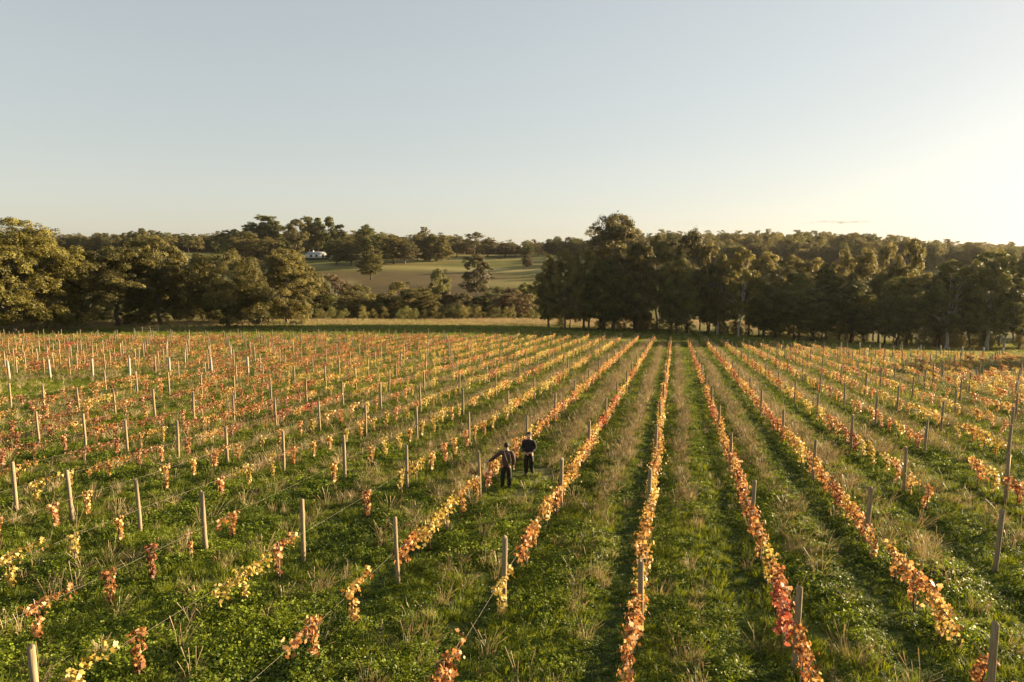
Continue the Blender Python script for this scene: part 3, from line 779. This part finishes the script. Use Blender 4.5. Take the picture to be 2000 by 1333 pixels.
# ------------------------------------------------------------------ white house on the hill
def part(name, mb, mat, parent, sm=False): return obj(name, mb.mesh(name, [mat], sm), parent)
hM = Mat('white_boards'); hn = hM.n('ShaderNodeTexWave', wave_type='BANDS', bands_direction='Z'); hn.inputs['Scale'].default_value = 3
hM.l(hM.coord(), hn.inputs['Vector'])
white_m = hM.principled(hM.ramp(hM.noise(1.5, 3), [(.3, (.70, .70, .68)), (.7, (.80, .80, .78))]), .7, hM.bump(hn.outputs[1], .5, .03))
rM = Mat('pale_iron_roof'); rn = rM.n('ShaderNodeTexWave', wave_type='BANDS', bands_direction='X'); rn.inputs['Scale'].default_value = 4
rM.l(rM.coord(), rn.inputs['Vector'])
roof_m = rM.principled(rM.ramp(rM.noise(.8, 3), [(.3, (.36, .37, .38)), (.7, (.48, .48, .48))]), .45, rM.bump(rn.outputs[1], .5, .04), .4)
glass_m = Mat('dark_window').principled((.02, .024, .03), .12, None, .5)
dark_m = Mat('dark_underfloor').principled((.06, .055, .05), .9)
hp = at(620, 505, 428); hx, hy = hp[0], 428; hz = float(terrain(hx, hy)) + .1
house = thing('farm_house', 'long low white weatherboard house under the tall hill gums', 'house', (hx, hy, hz), .05)
w = MB(); w.box((0, 0, .9 + 1.25), (13.2, 7, 2.5)); part('wall', w, white_m, house)
w = MB(); w.box((0, 0, .45), (12.9, 6.7, .9)); part('underfloor', w, dark_m, house)
rf = MB(); z1, z2 = 3.4, 4.7
rf.add(np.array([[-7, -3.9, z1], [7, -3.9, z1], [7, 3.9, z1], [-7, 3.9, z1], [-4.6, 0, z2], [4.6, 0, z2]]),
       [np.array([[0, 1, 5, 4], [2, 3, 4, 5]]), np.array([[1, 2, 5], [3, 0, 4]]), np.array([[3, 2, 1, 0]])])
roof = part('roof', rf, roof_m, house)
ch = MB(); ch.box((-2.6, .8, 5.0), (.7, .7, 1.1)); part('chimney', ch, white_m, roof)
for wx in (-3.0, .3, 4.2):
    m = MB(); hgt, zc_ = (2.0, 1.95) if wx == 4.2 else (1.5, 2.2)
    m.box((wx, -3.53, zc_), (1.5, .10, hgt)); fr = part('door' if wx == 4.2 else 'window', m, white_m, house)
    m = MB(); m.box((wx, -3.60, zc_), (1.3, .05, hgt - .18)); part('pane', m, glass_m, fr)
m = MB(); m.box((8.6, -.4, 1.5), (4.0, 5, 2.2)); ann = part('annex', m, white_m, house)
m = MB(); m.add(np.array([[6.6, -3.2, 3.0], [10.9, -3.2, 2.65], [10.9, 2.4, 2.65], [6.6, 2.4, 3.0], [6.6, -3.2, 2.9], [10.9, -3.2, 2.55], [10.9, 2.4, 2.55], [6.6, 2.4, 2.9]]),
                [np.array([[0, 1, 2, 3], [7, 6, 5, 4], [0, 4, 5, 1], [1, 5, 6, 2], [2, 6, 7, 3], [3, 7, 4, 0]])]); part('annex_roof', m, roof_m, ann)

# ------------------------------------------------------------------ fence on the left headland
f0, f1 = at(262, 650, 122), at(590, 643, 150)
fence = thing('paddock_fence', 'low dark wooden post fence between the vines and the left gums', 'fence', (0, 0, 0))
nf = 26
tops = []
fpm = MB(); fpm.tube([(0, 0, -.3), (0, 0, 1.15)], [.075, .07], 7); fpost = fpm.mesh('fence_post', [old_wood])
for i in range(nf):
    t = i / (nf - 1); x, y = f0[0] + (f1[0] - f0[0]) * t, 122 + 28 * t
    z = float(terrain(x, y)); tops.append((x, y, z))
    o = obj('post', fpost, fence, (x, y, z)); o.scale = (1, 1, .85 + .3 * rnd.random() * (i % 2)); o.rotation_euler = (rnd.gauss(0, .03), rnd.gauss(0, .03), 0)
for h in (.4, .75, 1.05):
    m = MB(); m.tube([(x, y, z + h) for x, y, z in tops], .012, 4); part('wire', m, wire_m, fence)

# ------------------------------------------------------------------ trellis posts
def post_mesh(name, rad, h, mat, seed):
    g = np.random.RandomState(seed); m = MB()
    zs = np.array([-.35, 0, .5, 1.1, h - .012, h]); wob = g.normal(size=(6, 2)) * .006
    m.tube([(wob[i, 0], wob[i, 1], z) for i, z in enumerate(zs)], [rad * 1.03, rad * 1.02, rad, rad * .98, rad * .97, rad * .90], 12)
    return m.mesh(name, [mat])
PM = [post_mesh('trellis_post', r, h, post_wood, i) for i, (r, h) in enumerate(((.062, 1.80), (.056, 1.78), (.067, 1.84), (.060, 1.76)))]
PT = [post_mesh('end_post', .105, 1.80, end_wood, 9), post_mesh('end_post', .115, 1.74, end_wood, 10)]
OFF = {(0,0):(.10,-.02),(-2,0):(.08,.05),(-3,0):(-.05,.3),(-4,0):(-.11,-.25),(-5,0):(-.1,.1),(-6,0):(-.2,.15),(2,1):(.08,.4),(1,0):(.0,.0),(2,0):(-.12,-.1),(3,1):(-.16,0)}
def ordinal(n): return '%d%s' % (n, 'th' if 10 <= n % 100 <= 20 else {1: 'st', 2: 'nd', 3: 'rd'}.get(n % 10, 'th'))
WORDS = ['', 'first', 'second', 'third', 'fourth', 'fifth', 'sixth', 'seventh', 'eighth', 'ninth', 'tenth']
def rowname(r):
    if r == 0: return 'the straightest row'
    n = abs(r); w_ = WORDS[n] if n < 11 else ordinal(n)
    return '%s row %s of the straightest row' % (w_, 'left' if r < 0 else 'right')
posts = []        # (distance, r, k, x, y, z, thick)
FIRSTK = {}
for r in range(-40, 21):
    for k in (range(-3, 24) if r > -15 else [q / 2 for q in range(-6, 48)]):
        u, v = post_uv(r, k)
        if v > v_end(r) or v < v_start(r) + 1.5 * (r < -14): continue
        du, dv = OFF.get((r, k), (rnd.gauss(0, .04), rnd.gauss(0, .12)))
        x, y = xy(u + du, v + dv)
        if y < 5: continue
        z = float(terrain(x, y)); px, py = proj(x, y, z + 1.0)
        if not (-60 < px < 2060 and py < 1450): continue
        px2, py2 = proj(x, y, z + 1.75)
        if -2 < px2 < 2002 and py2 < 1325: FIRSTK.setdefault(r, k)
        posts.append([y, r, k, x, y, z, 0])
# thick end posts: where the far left block starts and where the right rows end
for r in range(-20, -12):
    u, v = X0 + ROW * r, 56.5 + 1.45 * (r + 13) + rnd.gauss(0, .2); x, y = xy(u, v)
    posts.append([y, r, None, x, y, float(terrain(x, y)), 1])
for r in range(9, 18):
    u, v = X0 + ROW * r, float(v_end(r)) - .5 + rnd.gauss(0, .3); x, y = xy(u, v)
    posts.append([y * .6, r, None, x, y, float(terrain(x, y)), 2])
posts.sort(key=lambda p: p[0])
far_posts = MB()
nthick = {1: 0, 2: 0}
made = 0
for i, (d, r, k, x, y, z, th) in enumerate(posts):
    if made < 300 and (th or r in FIRSTK):
        made += 1
        o = obj('end_post' if th else 'trellis_post', rnd.choice(PT if th else PM), loc=(x, y, z))
        o.rotation_euler = (rnd.gauss(0, .013), rnd.gauss(0, .013), rnd.random() * 6.28)
        if th == 1: tag(o, 'thick pale post past the grass gap, %s' % rowname(r), 'post', 'thick end posts of the far left block')
        elif th == 2: tag(o, 'thick post at far end, %s' % rowname(r), 'post', 'thick end posts of the right rows')
        else: tag(o, 'wooden trellis post, %s from front, %s' % (ordinal(int((k - FIRSTK[r]) * (2 if r < -14 else 1)) + 1) if k >= FIRSTK[r] else 'just below the view', rowname(r)), 'post', 'wooden trellis posts of the vine rows')
    else:
        a = rnd.gauss(0, .015)
        far_posts.tube([(x, y, z - .2), (x + a, y + a, z + 1.78)], [.06, .056], 6)
obj('distant_trellis_posts', far_posts.mesh('distant_trellis_posts', [post_wood]), kind='stuff')

# ------------------------------------------------------------------ trellis wires
for r in range(-14, 9):
    ks = range(-3, 15)
    pts = []
    for k in ks:
        u, v = post_uv(r, k)
        if v > v_end(r) + .5: break
        for f in (0, .25, .5, .75):
            x, y = xy(u, v + f * STEP)
            if y < 3 or v + f * STEP > v_end(r): continue
            pts.append((x, y, float(terrain(x, y)) + .88 - .05 * math.sin(math.pi * f)))
    m = MB(); m.tube(pts, .0020, 4)
    tag(obj('trellis_wire', m.mesh('trellis_wire', [wire_m])), 'thin pale trellis wire strung along the %s' % rowname(r).replace('the ', ''), 'wire', 'trellis wires')

# ------------------------------------------------------------------ vines
LEAF2D = np.array([[0, 0], [.30, -.10], [.52, .18], [.36, .36], [.48, .72], [.16, .70], [0, 1.0], [-.16, .70], [-.48, .72], [-.36, .36], [-.52, .18], [-.30, -.10]])
def vine_leaves(P, out, size, g):
    """lobed leaves hanging outward from P"""
    n = len(P)
    down = np.stack([out[:, 0] * .5, out[:, 1] * .5, -np.ones(n)], 1) + g.normal(size=(n, 3)) * .55
    down /= np.linalg.norm(down, axis=1)[:, None]
    nr = np.stack([out[:, 0], out[:, 1], np.full(n, .55)], 1) + g.normal(size=(n, 3)) * .5
    nr -= down * np.sum(nr * down, 1)[:, None]; nr /= np.linalg.norm(nr, axis=1)[:, None] + 1e-9
    sd = np.cross(down, nr)
    s = size * g.uniform(.6, 1.3, n)
    L = LEAF2D
    curl = .22 * (np.abs(L[:, 0]) ** 1.5) * 2 - .25 * L[:, 1] ** 2
    V = (P[:, None] + s[:, None, None] * (L[None, :, 0, None] * sd[:, None] + L[None, :, 1, None] * down[:, None] + (curl[None, :, None] * g.uniform(-.2, 1.3, n)[:, None, None]) * nr[:, None])).reshape(-1, 3)
    return V, np.arange(12 * n).reshape(n, 12)
def vine_shape(kind, seed):
    """along +Y = row direction; returns foliage mesh, stem mesh, stake mesh"""
    g = np.random.RandomState(seed)
    stem = MB()
    wz = .88
    bend = g.normal(size=(4, 2)) * .03
    stem.tube([(bend[i, 0], bend[i, 1], z) for i, z in enumerate((-.1, .3, .6, wz))], [.022, .017, .014, .012], 6)
    P = []
    def col(n, y0, zlo, zhi, rad):
        zz = g.uniform(zlo, zhi, n); a = g.rand(n) * 6.28; rr = rad * np.sqrt(g.rand(n)) * (.55 + .6 * (zz - zlo) / (zhi - zlo + .01))
        ct = .06 * np.sin(zz * 7 + seed)
        P.append(np.stack([rr * np.cos(a) + ct, y0 + rr * np.sin(a) - ct, zz], 1))
    def arm(n, ya, yb, zlo, zhi, rad):
        yy = g.uniform(ya, yb, n); t = np.abs(yy) / (max(abs(ya), abs(yb)) + .01)
        keep = g.rand(n) < 1 - .5 * t; yy = yy[keep]; m = len(yy)
        lump = .6 + .6 * np.sin(yy * 5 + seed) ** 2
        P.append(np.stack([g.normal(size=m) * rad * lump, yy, wz + (zlo + (zhi - zlo) * g.beta(1.6, 1.3, m)) * lump], 1))
    if kind == 'column':
        col(98, 0, .16 + .1 * g.rand(), .94, .12); arm(20, -.30, .18, -.10, .10, .05)
        stem.tube([(0, 0, wz), (.01, .28, wz + .03), (0, .5, wz)], [.010, .007, .004], 5)
    elif kind == 'arch':
        s = 1 if seed % 2 else -1
        col(76, 0, .24, .96, .115); arm(84, -.25 * s, .85 * s, -.18, .13, .065)
        stem.tube([(0, 0, wz), (.01, .4 * s, wz + .06), (0, .9 * s, wz)], [.012, .009, .005], 5)
    elif kind == 'hedge':
        arm(165, -.95, .95, -.36, .17, .075); col(56, 0, .35, .98, .11); arm(76, -.9, .9, -.16, .15, .08)
        stem.tube([(0, -.85, wz), (0, 0, wz), (.01, .85, wz)], [.006, .012, .006], 5)
    elif kind == 'spread':
        arm(150, -.95, .95, -.26, .12, .11); col(40, 0, .4, .95, .12)
        stem.tube([(0, -.85, wz), (0, 0, wz), (.01, .85, wz)], [.006, .012, .006], 5)
    elif kind == 'wisp':
        col(24, 0, .35, .90, .10); arm(8, -.2, .25, -.06, .06, .04)
    P = np.concatenate(P)
    out = np.stack([P[:, 0], P[:, 1] * .4, P[:, 0] * 0], 1) + g.normal(size=P.shape) * .05
    out /= np.linalg.norm(out, axis=1)[:, None] + 1e-6
    V, Q = vine_leaves(P, out, .078, g)
    fol = mesh_arrays('vine_foliage', V, [Q], [VINE_MAT['gold']], {'tone': ('FLOAT', np.repeat(np.clip(.48 + .30 * g.normal(size=len(P)), 0, 1), 12))})
    st = MB(); st.tube([(.035, .02, -.1), (.03, .02, 1.0)], .008, 5)
    return fol, stem.mesh('vine_stem', [vine_bark], True), st.mesh('vine_stake', [stake_m])
KINDS = ['column', 'arch', 'hedge', 'spread', 'wisp']
VS = {(k, i): vine_shape(k, 31 * j + 7 * i + 1) for j, k in enumerate(KINDS) for i in range(3)}
COLS = ['yellow', 'gold', 'orange', 'rust', 'red']
vine_c = proto_collection('vine', [(VS[(k, i)][0], [VINE_MAT[c]]) for k in KINDS for i in range(3) for c in COLS])
def pick(w):
    t = rnd.random() * sum(w); 
    for i, q in enumerate(w):
        t -= q
        if t <= 0: return i
    return len(w) - 1
def vine_style(r, k, v):
    n = float(vnoise(r * 3.0, v, 9, 61))
    if -1 <= r <= 2:
        near = k < 1
        p = .97 if not near or r in (0, 1, 2) else .93
        kind = [0, .18, .72, .10, 0] if not near else ([.04, .2, .76, 0, 0] if r in (0, 1) else [.08, .42, .50, 0, 0])
        c = {0: [.13, .36, .38, .10, .03], -1: [.17, .34, .35, .09, .05], 1: [.06, .28, .42, .20, .04], 2: [.08, .34, .42, .14, .02]}[r]
    elif r == -2:
        p, kind = (.95, [.10, .45, .43, 0, .02]) if k < 3 else (.97, [0, .2, .8, 0, 0])
        c = [.22, .34, .33, .07, .04] if k < 3 else [.15, .4, .38, .05, .02]
    elif -6 <= r <= -3:
        p, kind = (.92, [.62, .28, .02, 0, .08]) if k < 3 else (.86, [.25, .35, .30, .1, 0])
        c = [.34, .38, .23, .05, 0] if k < 3 else [.56, .32, .10, .02, 0]
    elif -14 <= r <= -7:
        rust = k < 3 - .15 * (r + 7) and n > .3
        p, kind = (.88, [.14, .28, .10, .46, .02]) if k < 2 else (.86, [.15, .25, .25, .35, 0])
        c = [.04, .16, .40, .36, .04] if (rust or r < -10) else [.45, .32, .18, .05, 0]
        if k > 6 and r > -11: c = [.45, .33, .17, .05, 0]
    elif r < -14:
        p, kind, c = .84, [.08, .34, .10, .48, 0], [.05, .18, .38, .37, .02]
    else:
        p, kind = .86, [.22, .52, .14, .08, .04]
        c = [.30, .40, .24, .05, .01]
        if r > 7: kind, p = [.10, .3, .2, .4, 0], .7
    if n < .16 and not -2 <= r <= 2: p *= .6
    return p, pick(kind), pick(c)
vines = []
for r in range(-40, 21):
    for k in range(-3, 24):
        u, v = post_uv(r, k)
        for q in range(5):
            vv = v + (q + .5) * STEP / 5
            if vv > float(v_end(r)) - .5 or vv < float(v_start(r)) + 1.5 or vv < 4: continue
            p, kd, c = vine_style(r, k, vv)
            if rnd.random() > p: continue
            x, y = xy(u + rnd.gauss(0, .04), vv + rnd.gauss(0, .12))
            if y < 6: continue
            z = float(terrain(x, y)); px, py = proj(x, y, z + .6)
            if not (-70 < px < 2070 and py < 1420): continue
            vis = -10 < px < 2010 and py < 1345
            vines.append((y, r, k, q, x, y, z, kd, c, vis))
vines.sort(key=lambda a: (not a[9], a[0]))
VP = []
COLNAME = ['yellow', 'golden', 'orange', 'rust brown', 'red']
SHAPE = ['column of', 'arching', 'full spray of', 'spreading', 'few']
for i, (d, r, k, q, x, y, z, kd, c, vis) in enumerate(vines):
    rz = -HEAD + (math.pi if rnd.random() < .5 else 0) + rnd.gauss(0, .06)
    s = rnd.uniform(.88, 1.15)
    if i < 300 and vis:
        kf = int((k - FIRSTK.get(r, 0)) * (2 if r < -14 else 1)) + 1
        ref = '%s past the %s post' % (ordinal(q + 1), ordinal(kf)) if kf >= 1 else '%s in front of the first post' % (ordinal(5 - q + 5 * -kf))
        t = thing('grape_vine', '%s %s leaves on vine %s, %s' % (SHAPE[kd], COLNAME[c], ref, rowname(r)), 'vine', (x, y, z), rz, 'vines trained along the trellis rows')
        if len(t['label'].split()) > 16: t['label'] = '%s vine %s, %s' % (COLNAME[c].split()[0], ref.replace('in front of', 'before').replace('the first post', 'first post'), rowname(r))
        t.scale = (s, s, rnd.uniform(.92, 1.08))
        f, sm_, sk_ = VS[(KINDS[kd], rnd.randrange(3))]
        o = obj('foliage', f, t); o.material_slots[0].link = 'OBJECT'; o.material_slots[0].material = VINE_MAT[COLS[c]]
        obj('stem', sm_, t)
        if rnd.random() < .6: obj('stake', sk_, t)
    else:
        VP.append((x, y, z, rz, s, (kd * 3 + rnd.randrange(3)) * 5 + c))
VP = np.array(VP)
scatter('distant_vine_rows', VP[:, :3], np.stack([VP[:, 0] * 0, VP[:, 0] * 0, VP[:, 3]], 1), np.repeat(VP[:, 4:5], 3, 1), VP[:, 5].astype(int), vine_c)

# ------------------------------------------------------------------ people
skin_m = Mat('skin').principled((.40, .235, .17), .6)
def cloth(name, c, bumpy=None):
    M = Mat(name); h = M.noise(14, 4, M.coord())
    if bumpy:
        wv = M.n('ShaderNodeTexWave', wave_type='BANDS', bands_direction='Z'); wv.inputs['Scale'].default_value = bumpy; wv.inputs['Distortion'].default_value = .8
        M.l(M.coord(), wv.inputs['Vector']); nm = M.bump(wv.outputs[1], .9, .03)
    else: nm = M.bump(h, .3, .02)
    return M.principled(M.mix(h, tuple(q * .6 for q in c), tuple(q * 1.3 for q in c)), .75, nm, .25)
def skin_mesh(name, chains, mat, sub=2, root=0):
    """chains: list of [(x,y,z,r), ...]; equal points are welded into one skeleton"""
    vs_, rs, es, key = [], [], [], {}
    for chn in chains:
        prev = None
        for x, y, z, r in chn:
            kk = (round(x, 3), round(y, 3), round(z, 3))
            if kk not in key: key[kk] = len(vs_); vs_.append((x, y, z)); rs.append(r)
            if prev is not None and prev != key[kk]: es.append((prev, key[kk]))
            prev = key[kk]
    me = bpy.data.meshes.new(name); me.from_pydata(vs_, es, [])
    o = bpy.data.objects.new(name, me); COL.objects.link(o)
    o.modifiers.new('s', 'SKIN').use_smooth_shade = True
    for i, sv in enumerate(me.skin_vertices[0].data):
        r = rs[i]; sv.radius = (r, r) if not isinstance(r, tuple) else r; sv.use_root = i == root
    sb = o.modifiers.new('b', 'SUBSURF'); sb.levels = sb.render_levels = sub
    dg = bpy.context.evaluated_depsgraph_get(); dg.update()
    res = bpy.data.meshes.new_from_object(o.evaluated_get(dg))
    bpy.data.objects.remove(o); bpy.data.meshes.remove(me)
    res.materials.clear(); res.materials.append(mat)
    return res
def ball(name, c, r, mat, n=12, zmin=-2):
    bm = bmesh.new(); bmesh.ops.create_uvsphere(bm, u_segments=n * 2, v_segments=n, radius=1)
    for v in bm.verts: v.co = Vector((v.co.x * r[0] + c[0], v.co.y * r[1] + c[1], max(v.co.z, zmin) * r[2] + c[2]))
    for f in bm.faces: f.smooth = True
    me = bpy.data.meshes.new(name); bm.to_mesh(me); bm.free(); me.materials.append(mat); return me
def fingers(p, d, side, curl):
    """palm at p pointing along d; four unequal bent fingers and a thumb"""
    d = Vector(d).normalized(); s = Vector(side).normalized(); nrm = d.cross(s)
    out = []
    for i, ln in enumerate((.066, .074, .070, .055)):
        b = Vector(p) + s * (.027 - .018 * i) + d * .035
        m = b + d * ln * .55 + nrm * curl * .5 * ln; e = m + (d * (1 - curl) + nrm * curl).normalized() * ln * .5
        out.append([(*(Vector(p) + d * .0), .022), (*b, .011), (*m, .0092), (*e, .007)])
    b = Vector(p) + s * .034; e = b + (d * .7 + s * .7).normalized() * .045
    out.append([(*(Vector(p) + d * .0), .022), (*b, .012), (*e, .0085)])
    return out
def person(label, px, py, face, pose, coat, legs, hair_c, quilt=None, strap=False):
    x, y = ground_hit(px, py)
    root = thing('person', label, 'person', (x, y, float(terrain(x, y)) - .02), face, 'two people between the vine rows')
    root.scale = (1.04, 1.04, 1.04)
    J = pose
    pel, wai, che, nk = (0, 0, .96), (0, .0, 1.10), (0, .015, 1.32), (0, -.005, 1.50)
    hd0, hd1 = (0, .015, 1.575), (0, .02, 1.69)
    ch_ = [[(*pel, .13), (*wai, .115), (*che, .135), (*nk, .058), (*hd0, .075), (0, .02, 1.63, .088), (*hd1, .082), (0, .015, 1.735, .05)]]
    for sgn, A in ((-1, J['L']), (1, J['R'])):
        sh, el, wr, hn, fd = A
        ch_.append([(*che, .145), (sgn * .12, .0, 1.42, .075), (*sh, .062), (*el, .042), (*wr, .028), (*hn, .036)])
        ch_ += [[(*hn, .036)] + q[1:] for q in fingers(hn, fd, (sgn * .2, .9, .2) if abs(fd[2]) > .5 else (0, .4, .9), .35)]
    for sgn in (-1, 1):
        hip, kn, an, toe = J['legL'] if sgn < 0 else J['legR']
        ch_.append([(*pel, .13), (*hip, .095), (*kn, .058), (*an, .042), (*toe, .035)])
    obj('body', skin_mesh('body', ch_, skin_m), root)
    top = [[(0, 0, .84, .165), (0, 0, .98, .165), (*wai, .165), (*che, .195), (0, 0, 1.46, .105), (0, -.002, 1.505, .075)]]
    for sgn, A in ((-1, J['L']), (1, J['R'])):
        sh, el, wr, hn, fd = A
        top.append([(*che, .195), (sgn * .13, .0, 1.41, .10), (*sh, .092), (*el, .076), (*wr, .052)])
    obj('jacket', skin_mesh('jacket', top, coat), root)
    lg = [[(0, 0, 1.02, .13), (*pel, .14)]]
    for sgn in (-1, 1):
        hip, kn, an, toe = J['legL'] if sgn < 0 else J['legR']
        lg.append([(*pel, .14), (*hip, .122), (*kn, .092), (an[0], an[1], an[2] - .01, .074)])
    obj('trousers', skin_mesh('trousers', lg, legs, root=1), root)
    for sgn in (-1, 1):
        hip, kn, an, toe = J['legL'] if sgn < 0 else J['legR']
        obj('shoe', skin_mesh('shoe', [[(an[0], an[1] - .05, .06, .062), (an[0], an[1] + .05, .065, .062), (toe[0], toe[1] + .02, .045, .054)]], shoe_m), root)
    obj('hair', ball('hair', (0, -.022, 1.685), (.099, .108, .098), hair_c, zmin=-.75), root)
    for sgn in (-1, 1):
        obj('ear', ball('ear', (sgn * .092, .01, 1.635), (.014, .022, .032), skin_m, 6), root)
        obj('eye', ball('eye', (sgn * .033, .098, 1.648), (.012, .010, .008), dark_m, 6), root)
    obj('nose', ball('nose', (0, .108, 1.615), (.015, .022, .024), skin_m, 6), root)
    obj('mouth', ball('mouth', (0, .093, 1.572), (.026, .010, .007), lip_m, 6), root)
    if J.get('beard'): obj('beard', ball('beard', (0, .055, 1.555), (.068, .055, .045), hair_c, 8), root)
    if strap:
        m = MB(); m.tube([(-.08, -.10, 1.47), (-.06, -.19, 1.36), (0, -.185, 1.16), (.10, -.165, 1.0)], .007, 5); part('bag_strap', m, strap_m, root)
        m = MB(); m.tube([(.02, -.14, 1.47), (.12, -.17, 1.36), (.15, -.15, 1.16), (.12, -.16, 1.0)], .005, 5); part('bag_strap', m, strap_m, root)
    return root
shoe_m = Mat('dark_shoe').principled((.03, .026, .022), .6)
lip_m = Mat('lips').principled((.30, .12, .10), .6)
strap_m = Mat('pale_strap').principled((.20, .18, .155), .7)
hair_m = Mat('dark_hair').principled((.022, .014, .010), .7)
person('person in a dark brown jumper seen from behind, reaching toward the vine by the post', 989, 956, .12,
       dict(L=((-.205, .0, 1.41), (-.44, .06, 1.20), (-.62, .17, 1.04), (-.69, .21, 1.00), (-.8, .45, -.3)),
            R=((.205, .0, 1.41), (.27, -.02, 1.13), (.27, .04, .90), (.27, .06, .82), (0, .1, -1)),
            legL=((-.095, 0, .90), (-.13, .03, .50), (-.155, -.03, .09), (-.18, .12, .04)), legR=((.095, 0, .90), (.11, .04, .50), (.115, -.01, .09), (.13, .14, .04))),
       cloth('brown_jumper', (.070, .040, .030)), cloth('black_trousers', (.019, .016, .014)), hair_m, None, True)
person('person in a black quilted jacket facing the camera with hands clasped at the waist', 1033, 929, math.pi - .25,
       dict(L=((-.205, .0, 1.41), (-.245, -.04, 1.14), (-.13, .20, 1.02), (-.05, .255, .99), (.8, .3, -.25)),
            R=((.205, .0, 1.41), (.245, -.04, 1.14), (.13, .20, 1.01), (.05, .245, .97), (-.8, .3, -.25)),
            legL=((-.095, 0, .90), (-.11, .03, .50), (-.13, -.02, .09), (-.15, .13, .04)), legR=((.095, 0, .90), (.10, .05, .50), (.11, .02, .09), (.13, .17, .04))),
       cloth('black_quilted_jacket', (.030, .026, .023), 5.5), cloth('dark_trousers', (.018, .015, .014)), hair_m)

# ------------------------------------------------------------------ air
hz_m = bpy.data.materials.new('haze_air'); hz_m.use_nodes = True
hz_m.node_tree.nodes.clear()
hv = hz_m.node_tree.nodes.new('ShaderNodeVolumePrincipled'); ho = hz_m.node_tree.nodes.new('ShaderNodeOutputMaterial')
hv.inputs['Color'].default_value = (.92, .90, .86, 1); hv.inputs['Density'].default_value = .00003; hv.inputs['Anisotropy'].default_value = .4
hz_m.node_tree.links.new(hv.outputs[0], ho.inputs['Volume'])
hz_m.cycles.homogeneous_volume = True
zlo, zhi = float(GZ.min()) - 1, 34.0
m = MB(); m.box((0, 3480, (zlo + zhi) / 2), (19500, 7100, zhi - zlo))
obj('haze', m.mesh('haze', [hz_m]), kind='stuff')

# ------------------------------------------------------------------ two faint cloud streaks low in the sky
cl_m = bpy.data.materials.new('thin_cloud'); cl_m.use_nodes = True; cl_m.node_tree.nodes.clear()
cv = cl_m.node_tree.nodes.new('ShaderNodeVolumePrincipled'); co = cl_m.node_tree.nodes.new('ShaderNodeOutputMaterial')
cv.inputs['Color'].default_value = (.30, .28, .27, 1); cv.inputs['Density'].default_value = .008
cl_m.node_tree.links.new(cv.outputs[0], co.inputs['Volume']); cl_m.cycles.homogeneous_volume = True
for px, py, w_, h_, lb in ((1645, 434, 110, 5, 'thin grey cloud streak, the higher and darker of the two'), (1640, 467, 130, 7, 'faint broader cloud streak just above the right hill skyline')):
    c = at(px, py, 5200); m = MB(); g = np.random.RandomState(px)
    for q in range(7):
        t = (q - 3) / 3.2; L = w_ / F * 5200
        n = 10; pts = [(L * .5 * t + L * .2 * (i / (n - 1) - .5) * 2, g.normal() * 4, h_ / F * 5200 * (.22 * math.sin(q * 1.9 + px))) for i in range(n)]
        m.tube(pts, [h_ / F * 5200 * .42 * (1 - t * t * .7) * math.sin(math.pi * (i + .4) / n) + .2 for i in range(n)], 8)
    o = obj('cloud', m.mesh('cloud', [cl_m], True), loc=tuple(c)); o.scale = (1, 5, 1)
    tag(o, lb, 'cloud')
